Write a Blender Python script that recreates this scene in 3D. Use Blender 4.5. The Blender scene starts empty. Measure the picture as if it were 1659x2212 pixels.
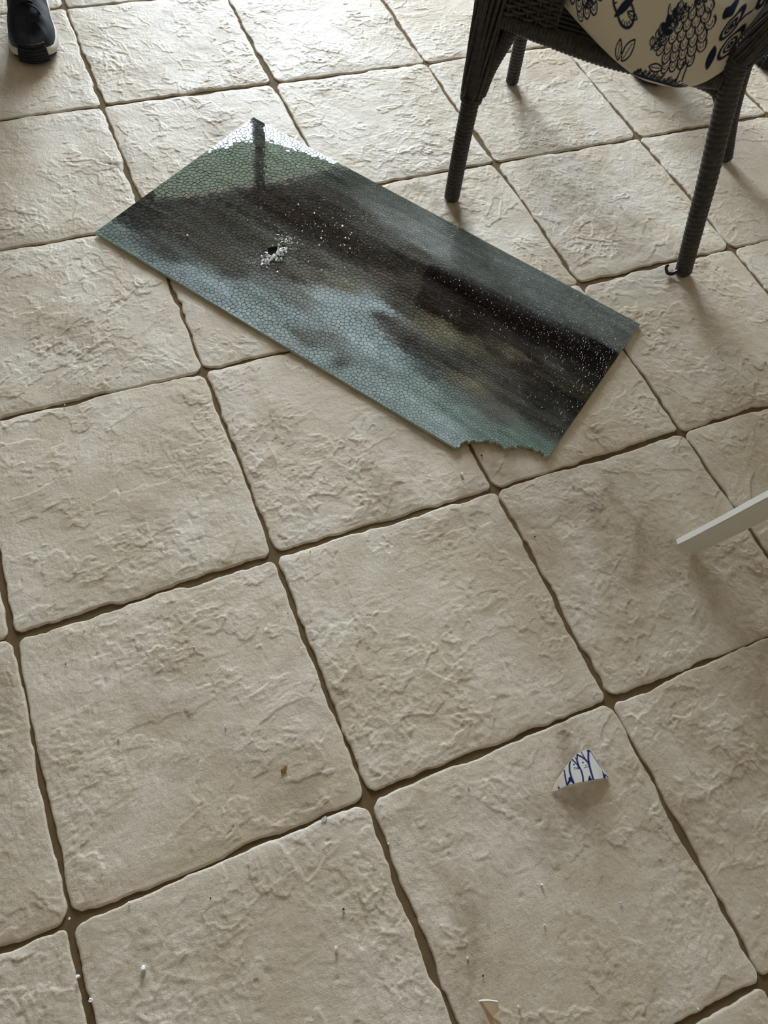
import bpy, bmesh, math, random
import numpy as np
from mathutils import Vector, Matrix
from mathutils.geometry import delaunay_2d_cdt

random.seed(7)
RNG = np.random.default_rng(7)
SC = bpy.context.scene
COL = SC.collection
PI = math.pi

# ------------------------------------------------------------------ camera
T = 0.45                                   # tile pitch in metres
W, H, FPX = 1659, 2212, 1746.65
CAM = np.array([0.24187, -2.43689, 1.30659])
FWD = np.array([0.28217445, 0.43197576, -0.8566064])
RIGHT = np.array([0.91841521, -0.37971199, 0.11105092])
DOWN = np.array([-0.27729242, -0.81805608, -0.50387813])
cd = bpy.data.cameras.new('camera')
cam = bpy.data.objects.new('camera', cd)
COL.objects.link(cam)
cd.sensor_fit = 'HORIZONTAL'
cd.sensor_width = 36.0
cd.lens = FPX / W * 36.0
cd.clip_start = 0.02
cam.matrix_world = Matrix(((RIGHT[0], -DOWN[0], -FWD[0], CAM[0]), (RIGHT[1], -DOWN[1], -FWD[1], CAM[1]),
                           (RIGHT[2], -DOWN[2], -FWD[2], CAM[2]), (0, 0, 0, 1)))
SC.camera = cam

def G(u, v, h=0.0):
    """point of the room at height h that stands at photo pixel (u, v)"""
    d = FWD + RIGHT * ((u - W / 2) / FPX) + DOWN * ((v - H / 2) / FPX)
    return CAM + d * ((h - CAM[2]) / d[2])

# ------------------------------------------------------------------ sky, exposure
SC.view_settings.view_transform = 'Standard'
SC.view_settings.look = 'None'
SC.view_settings.gamma = 1.0
SC.view_settings.exposure = 0.0
SC.view_settings.use_curve_mapping = False
SC.cycles.diffuse_bounces = 4
SC.cycles.max_bounces = 8
SC.cycles.transparent_max_bounces = 12
world = bpy.data.worlds.new('sky')
SC.world = world
world.use_nodes = True
bg = world.node_tree.nodes['Background']
bg.inputs[0].default_value = (0.785, 0.885, 1.0, 1)      # even overcast sky
bg.inputs[1].default_value = 38.0

YW = 3.15                                   # inner face of the window wall
DX0, DX1, DZ1 = 1.06, 3.04, 3.38            # tall garden door opening
RX0, RX1, RY0, RZ = -2.25, 4.5, -4.5, 3.8   # room

def portal(name, loc, rot, sx, sy):
    l = bpy.data.lights.new(name, 'AREA')
    l.shape = 'RECTANGLE'; l.size = sx; l.size_y = sy
    l.cycles.is_portal = True
    o = bpy.data.objects.new(name, l); COL.objects.link(o)
    o.location = loc; o.rotation_euler = rot
portal('daylight_portal', ((DX0 + DX1) / 2, YW + 0.16, DZ1 / 2), (-PI / 2, 0, 0), DX1 - DX0, DZ1)
# ------------------------------------------------------------------ helpers
def obj(name, me, mat=None, parent=None, smooth=False):
    if isinstance(me, bmesh.types.BMesh):
        m = bpy.data.meshes.new(name); me.to_mesh(m); me.free(); me = m
    o = bpy.data.objects.new(name, me)
    COL.objects.link(o)
    if mat is not None and not me.materials:
        me.materials.append(mat)
    if parent is not None:
        o.parent = parent
    if smooth:
        me.shade_smooth()
    return o

def mesh(name, v, f, mat=None, parent=None, smooth=False):
    m = bpy.data.meshes.new(name)
    m.from_pydata([tuple(map(float, p)) for p in v], [], [tuple(int(i) for i in q) for q in f])
    m.update()
    return obj(name, m, mat, parent, smooth)

def tag(o, label, cat, group=None):
    o['label'] = label; o['category'] = cat
    if group: o['group'] = group
    return o

def empty(name, loc, label=None, cat=None, group=None, rz=0):
    o = bpy.data.objects.new(name, None); COL.objects.link(o)
    o.location = tuple(map(float, loc)); o.rotation_euler = (0, 0, rz)
    o.empty_display_size = 0.05
    if label: tag(o, label, cat, group)
    return o

def struct(o):
    o['kind'] = 'structure'
    return o

def box(bm, x0, x1, y0, y1, z0, z1):
    vs = [bm.verts.new((x, y, z)) for x in (x0, x1) for y in (y0, y1) for z in (z0, z1)]
    for q in ((0, 1, 3, 2), (4, 6, 7, 5), (0, 4, 5, 1), (2, 3, 7, 6), (0, 2, 6, 4), (1, 5, 7, 3)):
        bm.faces.new([vs[i] for i in q])

def boxes(name, bs, mat, parent=None, bevel=0):
    bm = bmesh.new()
    for b in bs: box(bm, *b)
    if bevel:
        bmesh.ops.bevel(bm, geom=bm.edges[:], offset=bevel, segments=2, affect='EDGES', profile=0.6)
    bmesh.ops.recalc_face_normals(bm, faces=bm.faces[:])
    return obj(name, bm, mat, parent)

def frames(P):
    P = np.asarray(P, float)
    t = np.gradient(P, axis=0); t /= np.linalg.norm(t, axis=1)[:, None]
    n = np.zeros_like(P)
    ref = np.array([0, 0, 1.]) if abs(t[0][2]) < .9 else np.array([1., 0, 0])
    v = ref - t[0] * (ref @ t[0]); n[0] = v / np.linalg.norm(v)
    for i in range(1, len(P)):
        v = n[i - 1] - t[i] * (n[i - 1] @ t[i]); n[i] = v / np.linalg.norm(v)
    return t, n, np.cross(t, n)

def resample(P, n):
    P = np.asarray(P, float)
    # Catmull-Rom through the points
    k = len(P)
    Q = np.vstack([2 * P[0] - P[1], P, 2 * P[-1] - P[-2]])
    out = []
    for s in np.linspace(0, k - 1, n):
        i = min(int(s), k - 2); u = s - i
        a, b, c, d = Q[i], Q[i + 1], Q[i + 2], Q[i + 3]
        out.append(.5 * ((2 * b) + (-a + c) * u + (2 * a - 5 * b + 4 * c - d) * u * u + (-a + 3 * b - 3 * c + d) * u ** 3))
    return np.array(out)

def tube_data(P, r, sides=10, caps=True, flat=1.0):
    P = np.asarray(P, float); n = len(P)
    r = np.broadcast_to(np.asarray(r, float), (n,))
    t, a, b = frames(P)
    ang = np.linspace(0, 2 * PI, sides, endpoint=False)
    V = P[:, None, :] + r[:, None, None] * (np.cos(ang)[None, :, None] * a[:, None, :] + flat * np.sin(ang)[None, :, None] * b[:, None, :])
    V = V.reshape(-1, 3)
    F = []
    for i in range(n - 1):
        for j in range(sides):
            k = (j + 1) % sides
            F.append((i * sides + j, i * sides + k, (i + 1) * sides + k, (i + 1) * sides + j))
    if caps:
        F.append(tuple(range(sides - 1, -1, -1))); F.append(tuple((n - 1) * sides + j for j in range(sides)))
    return V, F

class MB:
    def __init__(self): self.v = []; self.f = []
    def add(self, V, F):
        k = len(self.v); self.v.extend(map(tuple, V)); self.f.extend(tuple(i + k for i in q) for q in F)
    def tube(self, P, r, sides=8, flat=1.0): self.add(*tube_data(P, r, sides, True, flat))
    def build(self, name, mat, parent=None, smooth=True, stuff=False):
        o = mesh(name, self.v, self.f, mat, parent, smooth)
        if stuff: o['kind'] = 'stuff'
        return o

def quad_mesh(name, V, F):
    m = bpy.data.meshes.new(name); V = np.asarray(V, np.float32); F = np.asarray(F, np.int32)
    m.vertices.add(len(V)); m.vertices.foreach_set('co', V.ravel())
    m.loops.add(F.size); m.loops.foreach_set('vertex_index', F.ravel())
    m.polygons.add(len(F)); m.polygons.foreach_set('loop_start', np.arange(len(F), dtype=np.int32) * 4)
    m.update(calc_edges=True); m.validate()
    return m

# numpy value noise
PERM = RNG.permutation(4096)
PVAL = RNG.random(4096)
def vnoise(x, y):
    xi = np.floor(x).astype(int); yi = np.floor(y).astype(int)
    fx = x - xi; fy = y - yi
    fx = fx * fx * fx * (fx * (fx * 6 - 15) + 10); fy = fy * fy * fy * (fy * (fy * 6 - 15) + 10)
    h = lambda a, b: PVAL[(PERM[(a * 131 + 17) % 4096] + b * 57) % 4096]
    return (h(xi, yi) * (1 - fx) + h(xi + 1, yi) * fx) * (1 - fy) + (h(xi, yi + 1) * (1 - fx) + h(xi + 1, yi + 1) * fx) * fy
def fbm(x, y, o=4, g=.5):
    s = np.zeros_like(np.asarray(x, float)); a = 1; tot = 0
    for i in range(o):
        s = s + a * (vnoise(x * 2 ** i + 13.7 * i, y * 2 ** i + 7.1 * i) - .5); tot += a; a *= g
    return s / tot * 2
def sstep(a, b, x):
    t = np.clip((x - a) / (b - a), 0, 1); return t * t * (3 - 2 * t)

def lin(c):
    c = np.asarray(c, float) / 255
    return np.where(c <= .04045, c / 12.92, ((c + .055) / 1.055) ** 2.4)

# ------------------------------------------------------------------ materials
class N:
    def __init__(self, name):
        self.m = bpy.data.materials.new(name); self.m.use_nodes = True
        self.t = self.m.node_tree; self.n = self.t.nodes; self.n.clear()
        self.out = self.n.new('ShaderNodeOutputMaterial')
        self.p = self.n.new('ShaderNodeBsdfPrincipled')
        self.t.links.new(self.p.outputs[0], self.out.inputs[0])
    def link(self, a, b): self.t.links.new(a, b)
    def set(self, **k):
        for a, b in k.items(): self.put(self.p.inputs[a.replace('_', ' ')], b)
        return self
    def put(self, s, v):
        if isinstance(v, bpy.types.NodeSocket): self.link(v, s)
        elif isinstance(v, (tuple, list)) and len(v) == 3 and s.type == 'RGBA': s.default_value = (*v, 1)
        else: s.default_value = v
    def node(self, kind, _out=0, _props=None, **k):
        x = self.n.new('ShaderNode' + kind)
        for a, b in (_props or {}).items(): setattr(x, a, b)
        for a, b in k.items(): self.put(x.inputs[a.replace('_', ' ')], b)
        return x.outputs[_out]
    def math(self, op, a, b=0.0, c=0.0, clamp=False):
        x = self.n.new('ShaderNodeMath'); x.operation = op; x.use_clamp = clamp
        for i, v in enumerate((a, b, c)): self.put(x.inputs[i], v)
        return x.outputs[0]
    def noise(self, vec, scale, detail=3, rough=.5, dist=0.0, out=0):
        return self.node('TexNoise', out, Vector=vec, Scale=scale, Detail=detail, Roughness=rough, Distortion=dist)
    def ramp(self, v, a, b, lo=0.0, hi=1.0, smooth=True):
        x = self.n.new('ShaderNodeMapRange'); x.interpolation_type = 'SMOOTHSTEP' if smooth else 'LINEAR'
        for i, w in enumerate((v, a, b, lo, hi)): self.put(x.inputs[i], w)
        return x.outputs[0]
    def mix(self, f, a, b, mode='MIX'):
        x = self.n.new('ShaderNodeMix'); x.data_type = 'RGBA'; x.blend_type = mode
        self.put(x.inputs[0], f); self.put(x.inputs[6], a); self.put(x.inputs[7], b)
        return x.outputs[2]
    def coord(self, which='Object'):
        return self.n.new('ShaderNodeTexCoord').outputs[which]
    def bump(self, h, strength=1.0, dist=1.0):
        x = self.n.new('ShaderNodeBump'); x.inputs['Strength'].default_value = strength
        x.inputs['Distance'].default_value = dist
        self.link(h, x.inputs['Height']); self.link(x.outputs[0], self.p.inputs['Normal'])

def simple(name, col, rough=.6, spec=.5, var=.12, scale=30, bump=0.0, bscale=200):
    n = N(name); c = n.coord()
    f = n.noise(c, scale, 4)
    a = tuple(x * (1 - var) for x in col); b = tuple(min(1, x * (1 + var)) for x in col)
    n.set(Base_Color=n.mix(f, a, b), Roughness=rough, Specular_IOR_Level=spec)
    if bump: n.bump(n.math('MULTIPLY', n.noise(c, bscale, 3), bump))
    return n.m

def tile_material():
    n = N('slate_look_tile')
    oc = n.coord('Object')
    oi = n.n.new('ShaderNodeObjectInfo')
    off = n.n.new('ShaderNodeCombineXYZ')
    for i, k in enumerate((37.0, 91.0, 13.0)):
        n.link(n.math('MULTIPLY', oi.outputs['Random'], k), off.inputs[i])
    vm = n.n.new('ShaderNodeVectorMath'); vm.operation = 'ADD'
    n.link(oc, vm.inputs[0]); n.link(off.outputs[0], vm.inputs[1])
    v = vm.outputs[0]
    n.bump(n.math('MULTIPLY', n.noise(v, 190, 4, .75), .0013), 1.0, 1.0)
    cr = n.noise(v, 5.5, 5, .62, .5)
    c = n.mix(n.ramp(cr, .36, .66), lin((212, 197, 174)).tolist(), lin((231, 221, 205)).tolist())
    fine = n.noise(v, 230, 2, .6)
    c = n.mix(n.math('MULTIPLY', n.ramp(fine, .48, .75), .28), c, lin((168, 152, 126)).tolist())
    c = n.mix(n.math('MULTIPLY', oi.outputs['Random'], .14), c, lin((192, 182, 168)).tolist())
    wc = n.node('NewGeometry', 0)
    st = n.math('MULTIPLY', n.ramp(n.noise(wc, 3.6, 5, .66, .9), .52, .72), .50)
    c = n.mix(st, c, lin((146, 124, 98)).tolist())
    n.set(Base_Color=c, Roughness=.46, Specular_IOR_Level=.14)
    return n.m

def attr_material(name, attr, rough=.5, spec=.5, extra=None):
    n = N(name)
    a = n.n.new('ShaderNodeAttribute'); a.attribute_name = attr
    c = a.outputs['Color']
    if extra: c = extra(n, c)
    n.set(Base_Color=c, Roughness=rough, Specular_IOR_Level=spec)
    return n

M_TILE = tile_material()
M_GROUT = simple('sandy_grout', lin((112, 93, 66)).tolist(), .9, .2, .25, 60, .0006, 500)
M_WALL = simple('tan_wall_paint', (.42, .35, .27), .75, .3, .03, 6, .0004, 300)
M_CEIL = simple('cream_ceiling_paint', (.62, .57, .49), .8, .3, .03, 6, .0006, 200)
M_FRAME = simple('bronze_door_frame', (.035, .03, .026), .45, .5, .1)
M_PATIO = simple('patio_concrete', (.38, .37, .34), .85, .3, .12, 5, .0015, 60)
M_SAIL = simple('green_sail_cloth', (.27, .35, .25), .9, .2, .1, 12)
M_WHITEWOOD = simple('white_painted_wood', (.74, .71, .63), .42, .5, .05, 12, .00015, 250)
M_BASE = simple('white_skirting', (.78, .76, .72), .5, .5, .03)

def glass_thin():
    n = N('window_glass'); n.n.remove(n.p)
    tr = n.n.new('ShaderNodeBsdfTransparent'); tr.inputs[0].default_value = (.96, .96, .95, 1)
    gl = n.n.new('ShaderNodeBsdfGlossy'); gl.inputs['Roughness'].default_value = 0.0
    fr = n.n.new('ShaderNodeFresnel'); fr.inputs[0].default_value = 1.45
    mx = n.n.new('ShaderNodeMixShader')
    n.link(fr.outputs[0], mx.inputs[0]); n.link(tr.outputs[0], mx.inputs[1]); n.link(gl.outputs[0], mx.inputs[2])
    n.link(mx.outputs[0], n.out.inputs[0])
    return n.m
M_PANE = glass_thin()

# ------------------------------------------------------------------ room shell
floor = struct(boxes('floor', [(RX0, RX1, RY0, YW, -.05, -.0058)], M_GROUT))
struct(boxes('ceiling', [(RX0 - .2, RX1 + .2, RY0 - .2, YW + .2, RZ, RZ + .12)], M_CEIL))
t2 = .2
struct(boxes('wall_far', [(RX0 - t2, DX0, YW, YW + t2, -.05, RZ), (DX1, RX1 + t2, YW, YW + t2, -.05, RZ), (DX0, DX1, YW, YW + t2, DZ1, RZ)], M_WALL))
struct(boxes('wall_left', [(RX0 - t2, RX0, RY0, YW, -.05, RZ)], M_WALL))
struct(boxes('wall_right', [(RX1, RX1 + t2, RY0, YW, -.05, RZ)], M_WALL))
struct(boxes('wall_back', [(RX0 - t2, RX1 + t2, RY0 - t2, RY0, -.05, RZ)], M_WALL))
struct(boxes('baseboard_far', [(RX0, DX0 - .02, YW - .014, YW, .004, .09), (DX1 + .02, RX1, YW - .014, YW, .004, .09)], M_BASE))
struct(boxes('baseboard_left', [(RX0, RX0 + .014, RY0, YW - .014, .004, .09)], M_BASE))
struct(boxes('baseboard_right', [(RX1 - .014, RX1, RY0, YW - .014, .004, .09)], M_BASE))
# sliding garden door: two glazed leaves
door = struct(empty('door_1', (0, 0, 0)))
fy0, fy1 = YW + .05, YW + .12
MX = 1.985
boxes('door_frame', [(DX0, DX0 + .035, fy0, fy1, 0, DZ1), (DX1 - .035, DX1, fy0, fy1, 0, DZ1), (DX0 + .035, DX1 - .035, fy0, fy1, DZ1 - .035, DZ1), (DX0 + .035, DX1 - .035, fy0, fy1, -.01, .03)], M_FRAME, door)
boxes('mullion', [(MX - .042, MX + .042, fy0, fy1, .03, DZ1 - .035)], M_FRAME, door)
for a, b in ((DX0 + .035, MX - .042), (MX + .042, DX1 - .035)):
    boxes('pane', [(a, b, YW + .083, YW + .087, .03, DZ1 - .035)], M_PANE, door)
# outside: patio and a shade sail over the door
struct(boxes('patio', [(-14, 16, YW + t2, YW + 24, -.2, -.06)], M_PATIO))
sail_b = bmesh.new()
sp = [(.3, YW + .21, 3.72), (4.2, YW + .21, 3.70), (3.0, 3.72, 3.68), (2.62, 4.00, 3.68), (2.35, 4.24, 3.68), (2.15, 4.30, 3.68), (1.95, 4.26, 3.68), (.42, 4.1, 3.70)]
lo = [sail_b.verts.new(p) for p in sp]; hi = [sail_b.verts.new((p[0], p[1], p[2] + .012)) for p in sp]
sail_b.faces.new(lo[::-1]); sail_b.faces.new(hi)
for i in range(len(sp)):
    j = (i + 1) % len(sp); sail_b.faces.new((lo[i], lo[j], hi[j], hi[i]))
tag(obj('shade_sail', sail_b, M_SAIL), 'grey green cloth shade sail stretched above the garden door outside', 'awning')

# ------------------------------------------------------------------ floor tiles
def relief(x, y, seed):
    """cleft slate surface: broken risers, dents and waves (metres)"""
    r = np.random.default_rng(seed + 100)
    calm = .45 + .55 * sstep(-.25, .35, fbm(x * 4.5 + seed * 7, y * 4.5, 2))
    h = .0009 * fbm(x * 9 + seed * 3.3, y * 9 + seed * 5.1, 2) + calm * (.00075 * fbm(x * 34 + seed, y * 34, 3, .55) + .0006 * fbm(x * 105 + seed, y * 105, 2, .6))
    e = .0008
    for k in range(13):
        f0 = r.uniform(5, 15); a = r.uniform(0, PI); st = r.uniform(.45, 1.0); ox, oy = r.uniform(0, 99, 2)
        ca, sa = math.cos(a), math.sin(a)
        def fld(px, py): return fbm((px * ca + py * sa) * f0 * st + ox, (-px * sa + py * ca) * f0 + oy, 5, .55)
        f = fld(x, y); gx = (fld(x + e, y) - f) / e; gy = (fld(x, y + e) - f) / e
        g = np.sqrt(gx * gx + gy * gy) + 1.2
        d = (f - r.uniform(-.35, .35)) / g
        m = sstep(.10, .34, fbm(x * 7 + ox * 1.7, y * 7 + oy * 1.3, 3))
        h += r.uniform(.0006, .0014) * m * sstep(-.0008, .0008, d) * np.exp(-np.clip(d, 0, None) / r.uniform(.006, .03))
    for k in range(26):
        px, py = r.uniform(-.21, .21, 2) + T / 2; s_ = r.uniform(.002, .006); q = r.uniform(.5, 2)
        h -= r.uniform(.0005, .0014) * np.exp(-(((x - px) * q) ** 2 + ((y - py) / q) ** 2) / s_ ** 2)
    return h

def tile_mesh(seed):
    r = np.random.default_rng(seed)
    e = np.array([0, .0005, .0012, .0022, .0034, .005, .007, .0095])
    inner = np.linspace(.012, T - .012, 225)
    g = np.concatenate([e, inner, T - e[::-1]])
    n = len(g)
    gx, gy = np.meshgrid(g, g, indexing='ij')
    def edge(k):
        s = np.linspace(0, 1, 300); o = seed * 31.7 + k * 9.3
        w = .0034 + .0056 * fbm(s * 9 + o, s * 0 + o, 2, .5) + .0022 * fbm(s * 26 + o, s * 0 + o, 2, .5) + .0028 * fbm(s * 2.5 + o + 50, s * 0 + o, 1)
        w = np.clip(w, .0003, .0105)
        return lambda t: np.interp(t, s, w)
    eL, eR, eB, eT = edge(1), edge(2), edge(3), edge(4)
    u, v = gx / T, gy / T
    dl, dr, db, dt = eL(v), eR(v), eB(u), eT(u)
    def sq(d): return np.exp(-(d / .03))
    x = gx + dl * sq(gx) - dr * sq(T - gx)
    y = gy + db * sq(gy) - dt * sq(T - gy)
    rc = r.uniform(.012, .024, 4)
    for q, (cx, cy) in enumerate(((0, 0), (1, 0), (0, 1), (1, 1))):
        ax = (gx if cx == 0 else T - gx); ay = (gy if cy == 0 else T - gy)
        a = np.clip(1 - ax / rc[q], 0, 1); b = np.clip(1 - ay / rc[q], 0, 1)
        na = a * np.sqrt(1 - b * b / 2); nb = b * np.sqrt(1 - a * a / 2)
        sxn = 1 if cx == 0 else -1; syn = 1 if cy == 0 else -1
        x += sxn * rc[q] * (a - na) * .95; y += syn * rc[q] * (b - nb) * .95
    d = np.minimum(np.minimum(gx, T - gx), np.minimum(gy, T - gy))
    rb = .0045
    dd = np.clip(d, 0, rb)
    z = -rb * .8 + .8 * np.sqrt(np.maximum(rb ** 2 - (rb - dd) ** 2, 0))
    z = z + relief(gx, gy, seed) * (.25 + .75 * sstep(0, .016, d)) - .0010 * (1 - sstep(0, .03, d)) - .0010
    V = np.stack([x - T / 2, y - T / 2, z], -1).reshape(-1, 3)
    idx = np.arange(n * n).reshape(n, n)
    F = np.stack([idx[:-1, :-1], idx[1:, :-1], idx[1:, 1:], idx[:-1, 1:]], -1).reshape(-1, 4)
    loop = np.array(list(idx[:, 0]) + list(idx[-1, 1:]) + list(idx[-2::-1, -1]) + list(idx[0, -2:0:-1]))
    base = len(V)
    sk = V[loop].copy(); sk[:, 2] = -.0095
    V = np.vstack([V, sk]); L = len(loop); li = np.arange(L)
    F = np.vstack([F, np.stack([np.roll(loop, -1), loop, base + li, base + np.roll(li, -1)], -1)])
    m = quad_mesh('floor_tile', V, F)
    m.materials.append(M_TILE); m.shade_smooth()
    return m
TM = [tile_mesh(i + 1) for i in range(14)]
rt = random.Random(3)
for i in range(-5, 10):
    for j in range(-10, 7):
        cx, cy = (i + .5) * T, (j + .5) * T
        if cx - T / 2 < RX0 - .06 or cx + T / 2 > RX1 + .06 or cy - T / 2 < RY0 - .06 or cy + T / 2 > YW + .01: continue
        o = bpy.data.objects.new('floor_tile', TM[rt.randrange(14)]); COL.objects.link(o)
        o.parent = floor
        o.location = (cx, cy, rt.uniform(-.0004, .0004))
        o.rotation_euler = (rt.uniform(-.001, .001), rt.uniform(-.001, .001), rt.choice((0, PI / 2, PI, -PI / 2)))

# ------------------------------------------------------------------ shattered glass panel
PZ = .0078                                  # top of the sheet
pF, pL, pR = G(547, 253, PZ)[:2], G(212, 506, PZ)[:2], G(1383, 700, PZ)[:2]
ux = (pR - pF); LX = np.linalg.norm(ux); ux /= LX         # along the long side
uy = np.array([ux[1], -ux[0]])                            # towards the viewer
LY = abs((pL - pF) @ uy)
def to_panel(u, v): 
    d = G(u, v, PZ)[:2] - pF
    return np.array([d @ ux, d @ uy])
def from_panel(p): return pF + ux * p[0] + uy * p[1]
def poly_px(pts): return np.array([to_panel(*p) for p in pts])
def inside(P, poly):
    x, y = P[:, 0], P[:, 1]; r = np.zeros(len(P), bool); n = len(poly)
    for i in range(n):
        (x1, y1), (x2, y2) = poly[i], poly[(i + 1) % n]
        c = ((y1 > y) != (y2 > y)) & (x < (x2 - x1) * (y - y1) / (y2 - y1 + 1e-12) + x1)
        r ^= c
    return r
notch = poly_px([(994, 963), (1003, 955), (1029, 952), (1041, 955), (1056, 953), (1076, 959), (1086, 967), (1101, 969), (1112, 967), (1126, 963), (1146, 966),
                 (1159, 972), (1173, 979), (1180, 987), (1192, 992), (1250, 1120), (900, 1100), (960, 985)])
zs = lambda x, y: (530 + x / 7.213, 420 + y / 7.213)
hole = poly_px([zs(*p) for p in [(318, 875), (345, 810), (400, 788), (480, 795), (540, 758), (600, 742), (652, 775), (645, 830), (560, 870), (510, 915), (440, 935), (400, 985), (345, 1010), (330, 930)]])

def cell_size(P):
    s = .0104 - .0046 * sstep(.5 * LX, .9 * LX, P[:, 0]) + .0026 * fbm(P[:, 0] * 5, P[:, 1] * 7, 2)
    s = np.where((P[:, 1] < .13) & (P[:, 0] > .3), s * .68, s)
    return np.maximum(.0048, s)
CAND = np.random.default_rng(11).random((60000, 2)) * (LX, LY); CSZ = cell_size(CAND) * .70
seeds = []
cellgrid = {}
rs = random.Random(11)
gs = .012
for k in range(60000):
    p = (float(CAND[k, 0]), float(CAND[k, 1]))
    r = float(CSZ[k])
    gi, gj = int(p[0] / gs), int(p[1] / gs)
    ok = True
    for a in (gi - 1, gi, gi + 1):
        for b in (gj - 1, gj, gj + 1):
            for q in cellgrid.get((a, b), ()):
                if (q[0] - p[0]) ** 2 + (q[1] - p[1]) ** 2 < r * r: ok = False; break
            if not ok: break
        if not ok: break
    if ok:
        seeds.append(p); cellgrid.setdefault((gi, gj), []).append(p)
S0 = np.array(seeds)
b_ = .025
ext = [S0]
for ax, Lm in ((0, LX), (1, LY)):
    E0 = np.vstack(ext)
    lo_ = E0[(E0[:, ax] < b_)].copy(); lo_[:, ax] *= -1
    hi_ = E0[(E0[:, ax] > Lm - b_)].copy(); hi_[:, ax] = 2 * Lm - hi_[:, ax]
    ext += [lo_, hi_]
SALL = np.vstack(ext)
dv, de, df, *_rest = delaunay_2d_cdt([Vector((float(p[0]), float(p[1]))) for p in SALL], [], [], 0, 1e-9, False)
DV = np.array([(v.x, v.y) for v in dv]); TR = np.array([list(f) for f in df if len(f) == 3])
a_, b2, c_ = DV[TR[:, 0]], DV[TR[:, 1]], DV[TR[:, 2]]
dd_ = 2 * (a_[:, 0] * (b2[:, 1] - c_[:, 1]) + b2[:, 0] * (c_[:, 1] - a_[:, 1]) + c_[:, 0] * (a_[:, 1] - b2[:, 1]))
dd_[np.abs(dd_) < 1e-14] = 1e-14
A2, B2, C2 = (a_ ** 2).sum(1), (b2 ** 2).sum(1), (c_ ** 2).sum(1)
CC = np.stack([(A2 * (b2[:, 1] - c_[:, 1]) + B2 * (c_[:, 1] - a_[:, 1]) + C2 * (a_[:, 1] - b2[:, 1])) / dd_,
               (A2 * (c_[:, 0] - b2[:, 0]) + B2 * (a_[:, 0] - c_[:, 0]) + C2 * (b2[:, 0] - a_[:, 0])) / dd_], 1)
around = {}
for ti, t in enumerate(TR):
    for q in t: around.setdefault(int(q), []).append(ti)
CELLS = []
gone = inside(DV, notch) | inside(DV, hole)
for vi, ts in around.items():
    p = DV[vi]
    if not (0 < p[0] < LX and 0 < p[1] < LY) or gone[vi] or len(ts) < 3: continue
    ts = sorted(ts, key=lambda q: math.atan2(CC[q][1] - p[1], CC[q][0] - p[0]))
    CELLS.append((p, ts))

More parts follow.
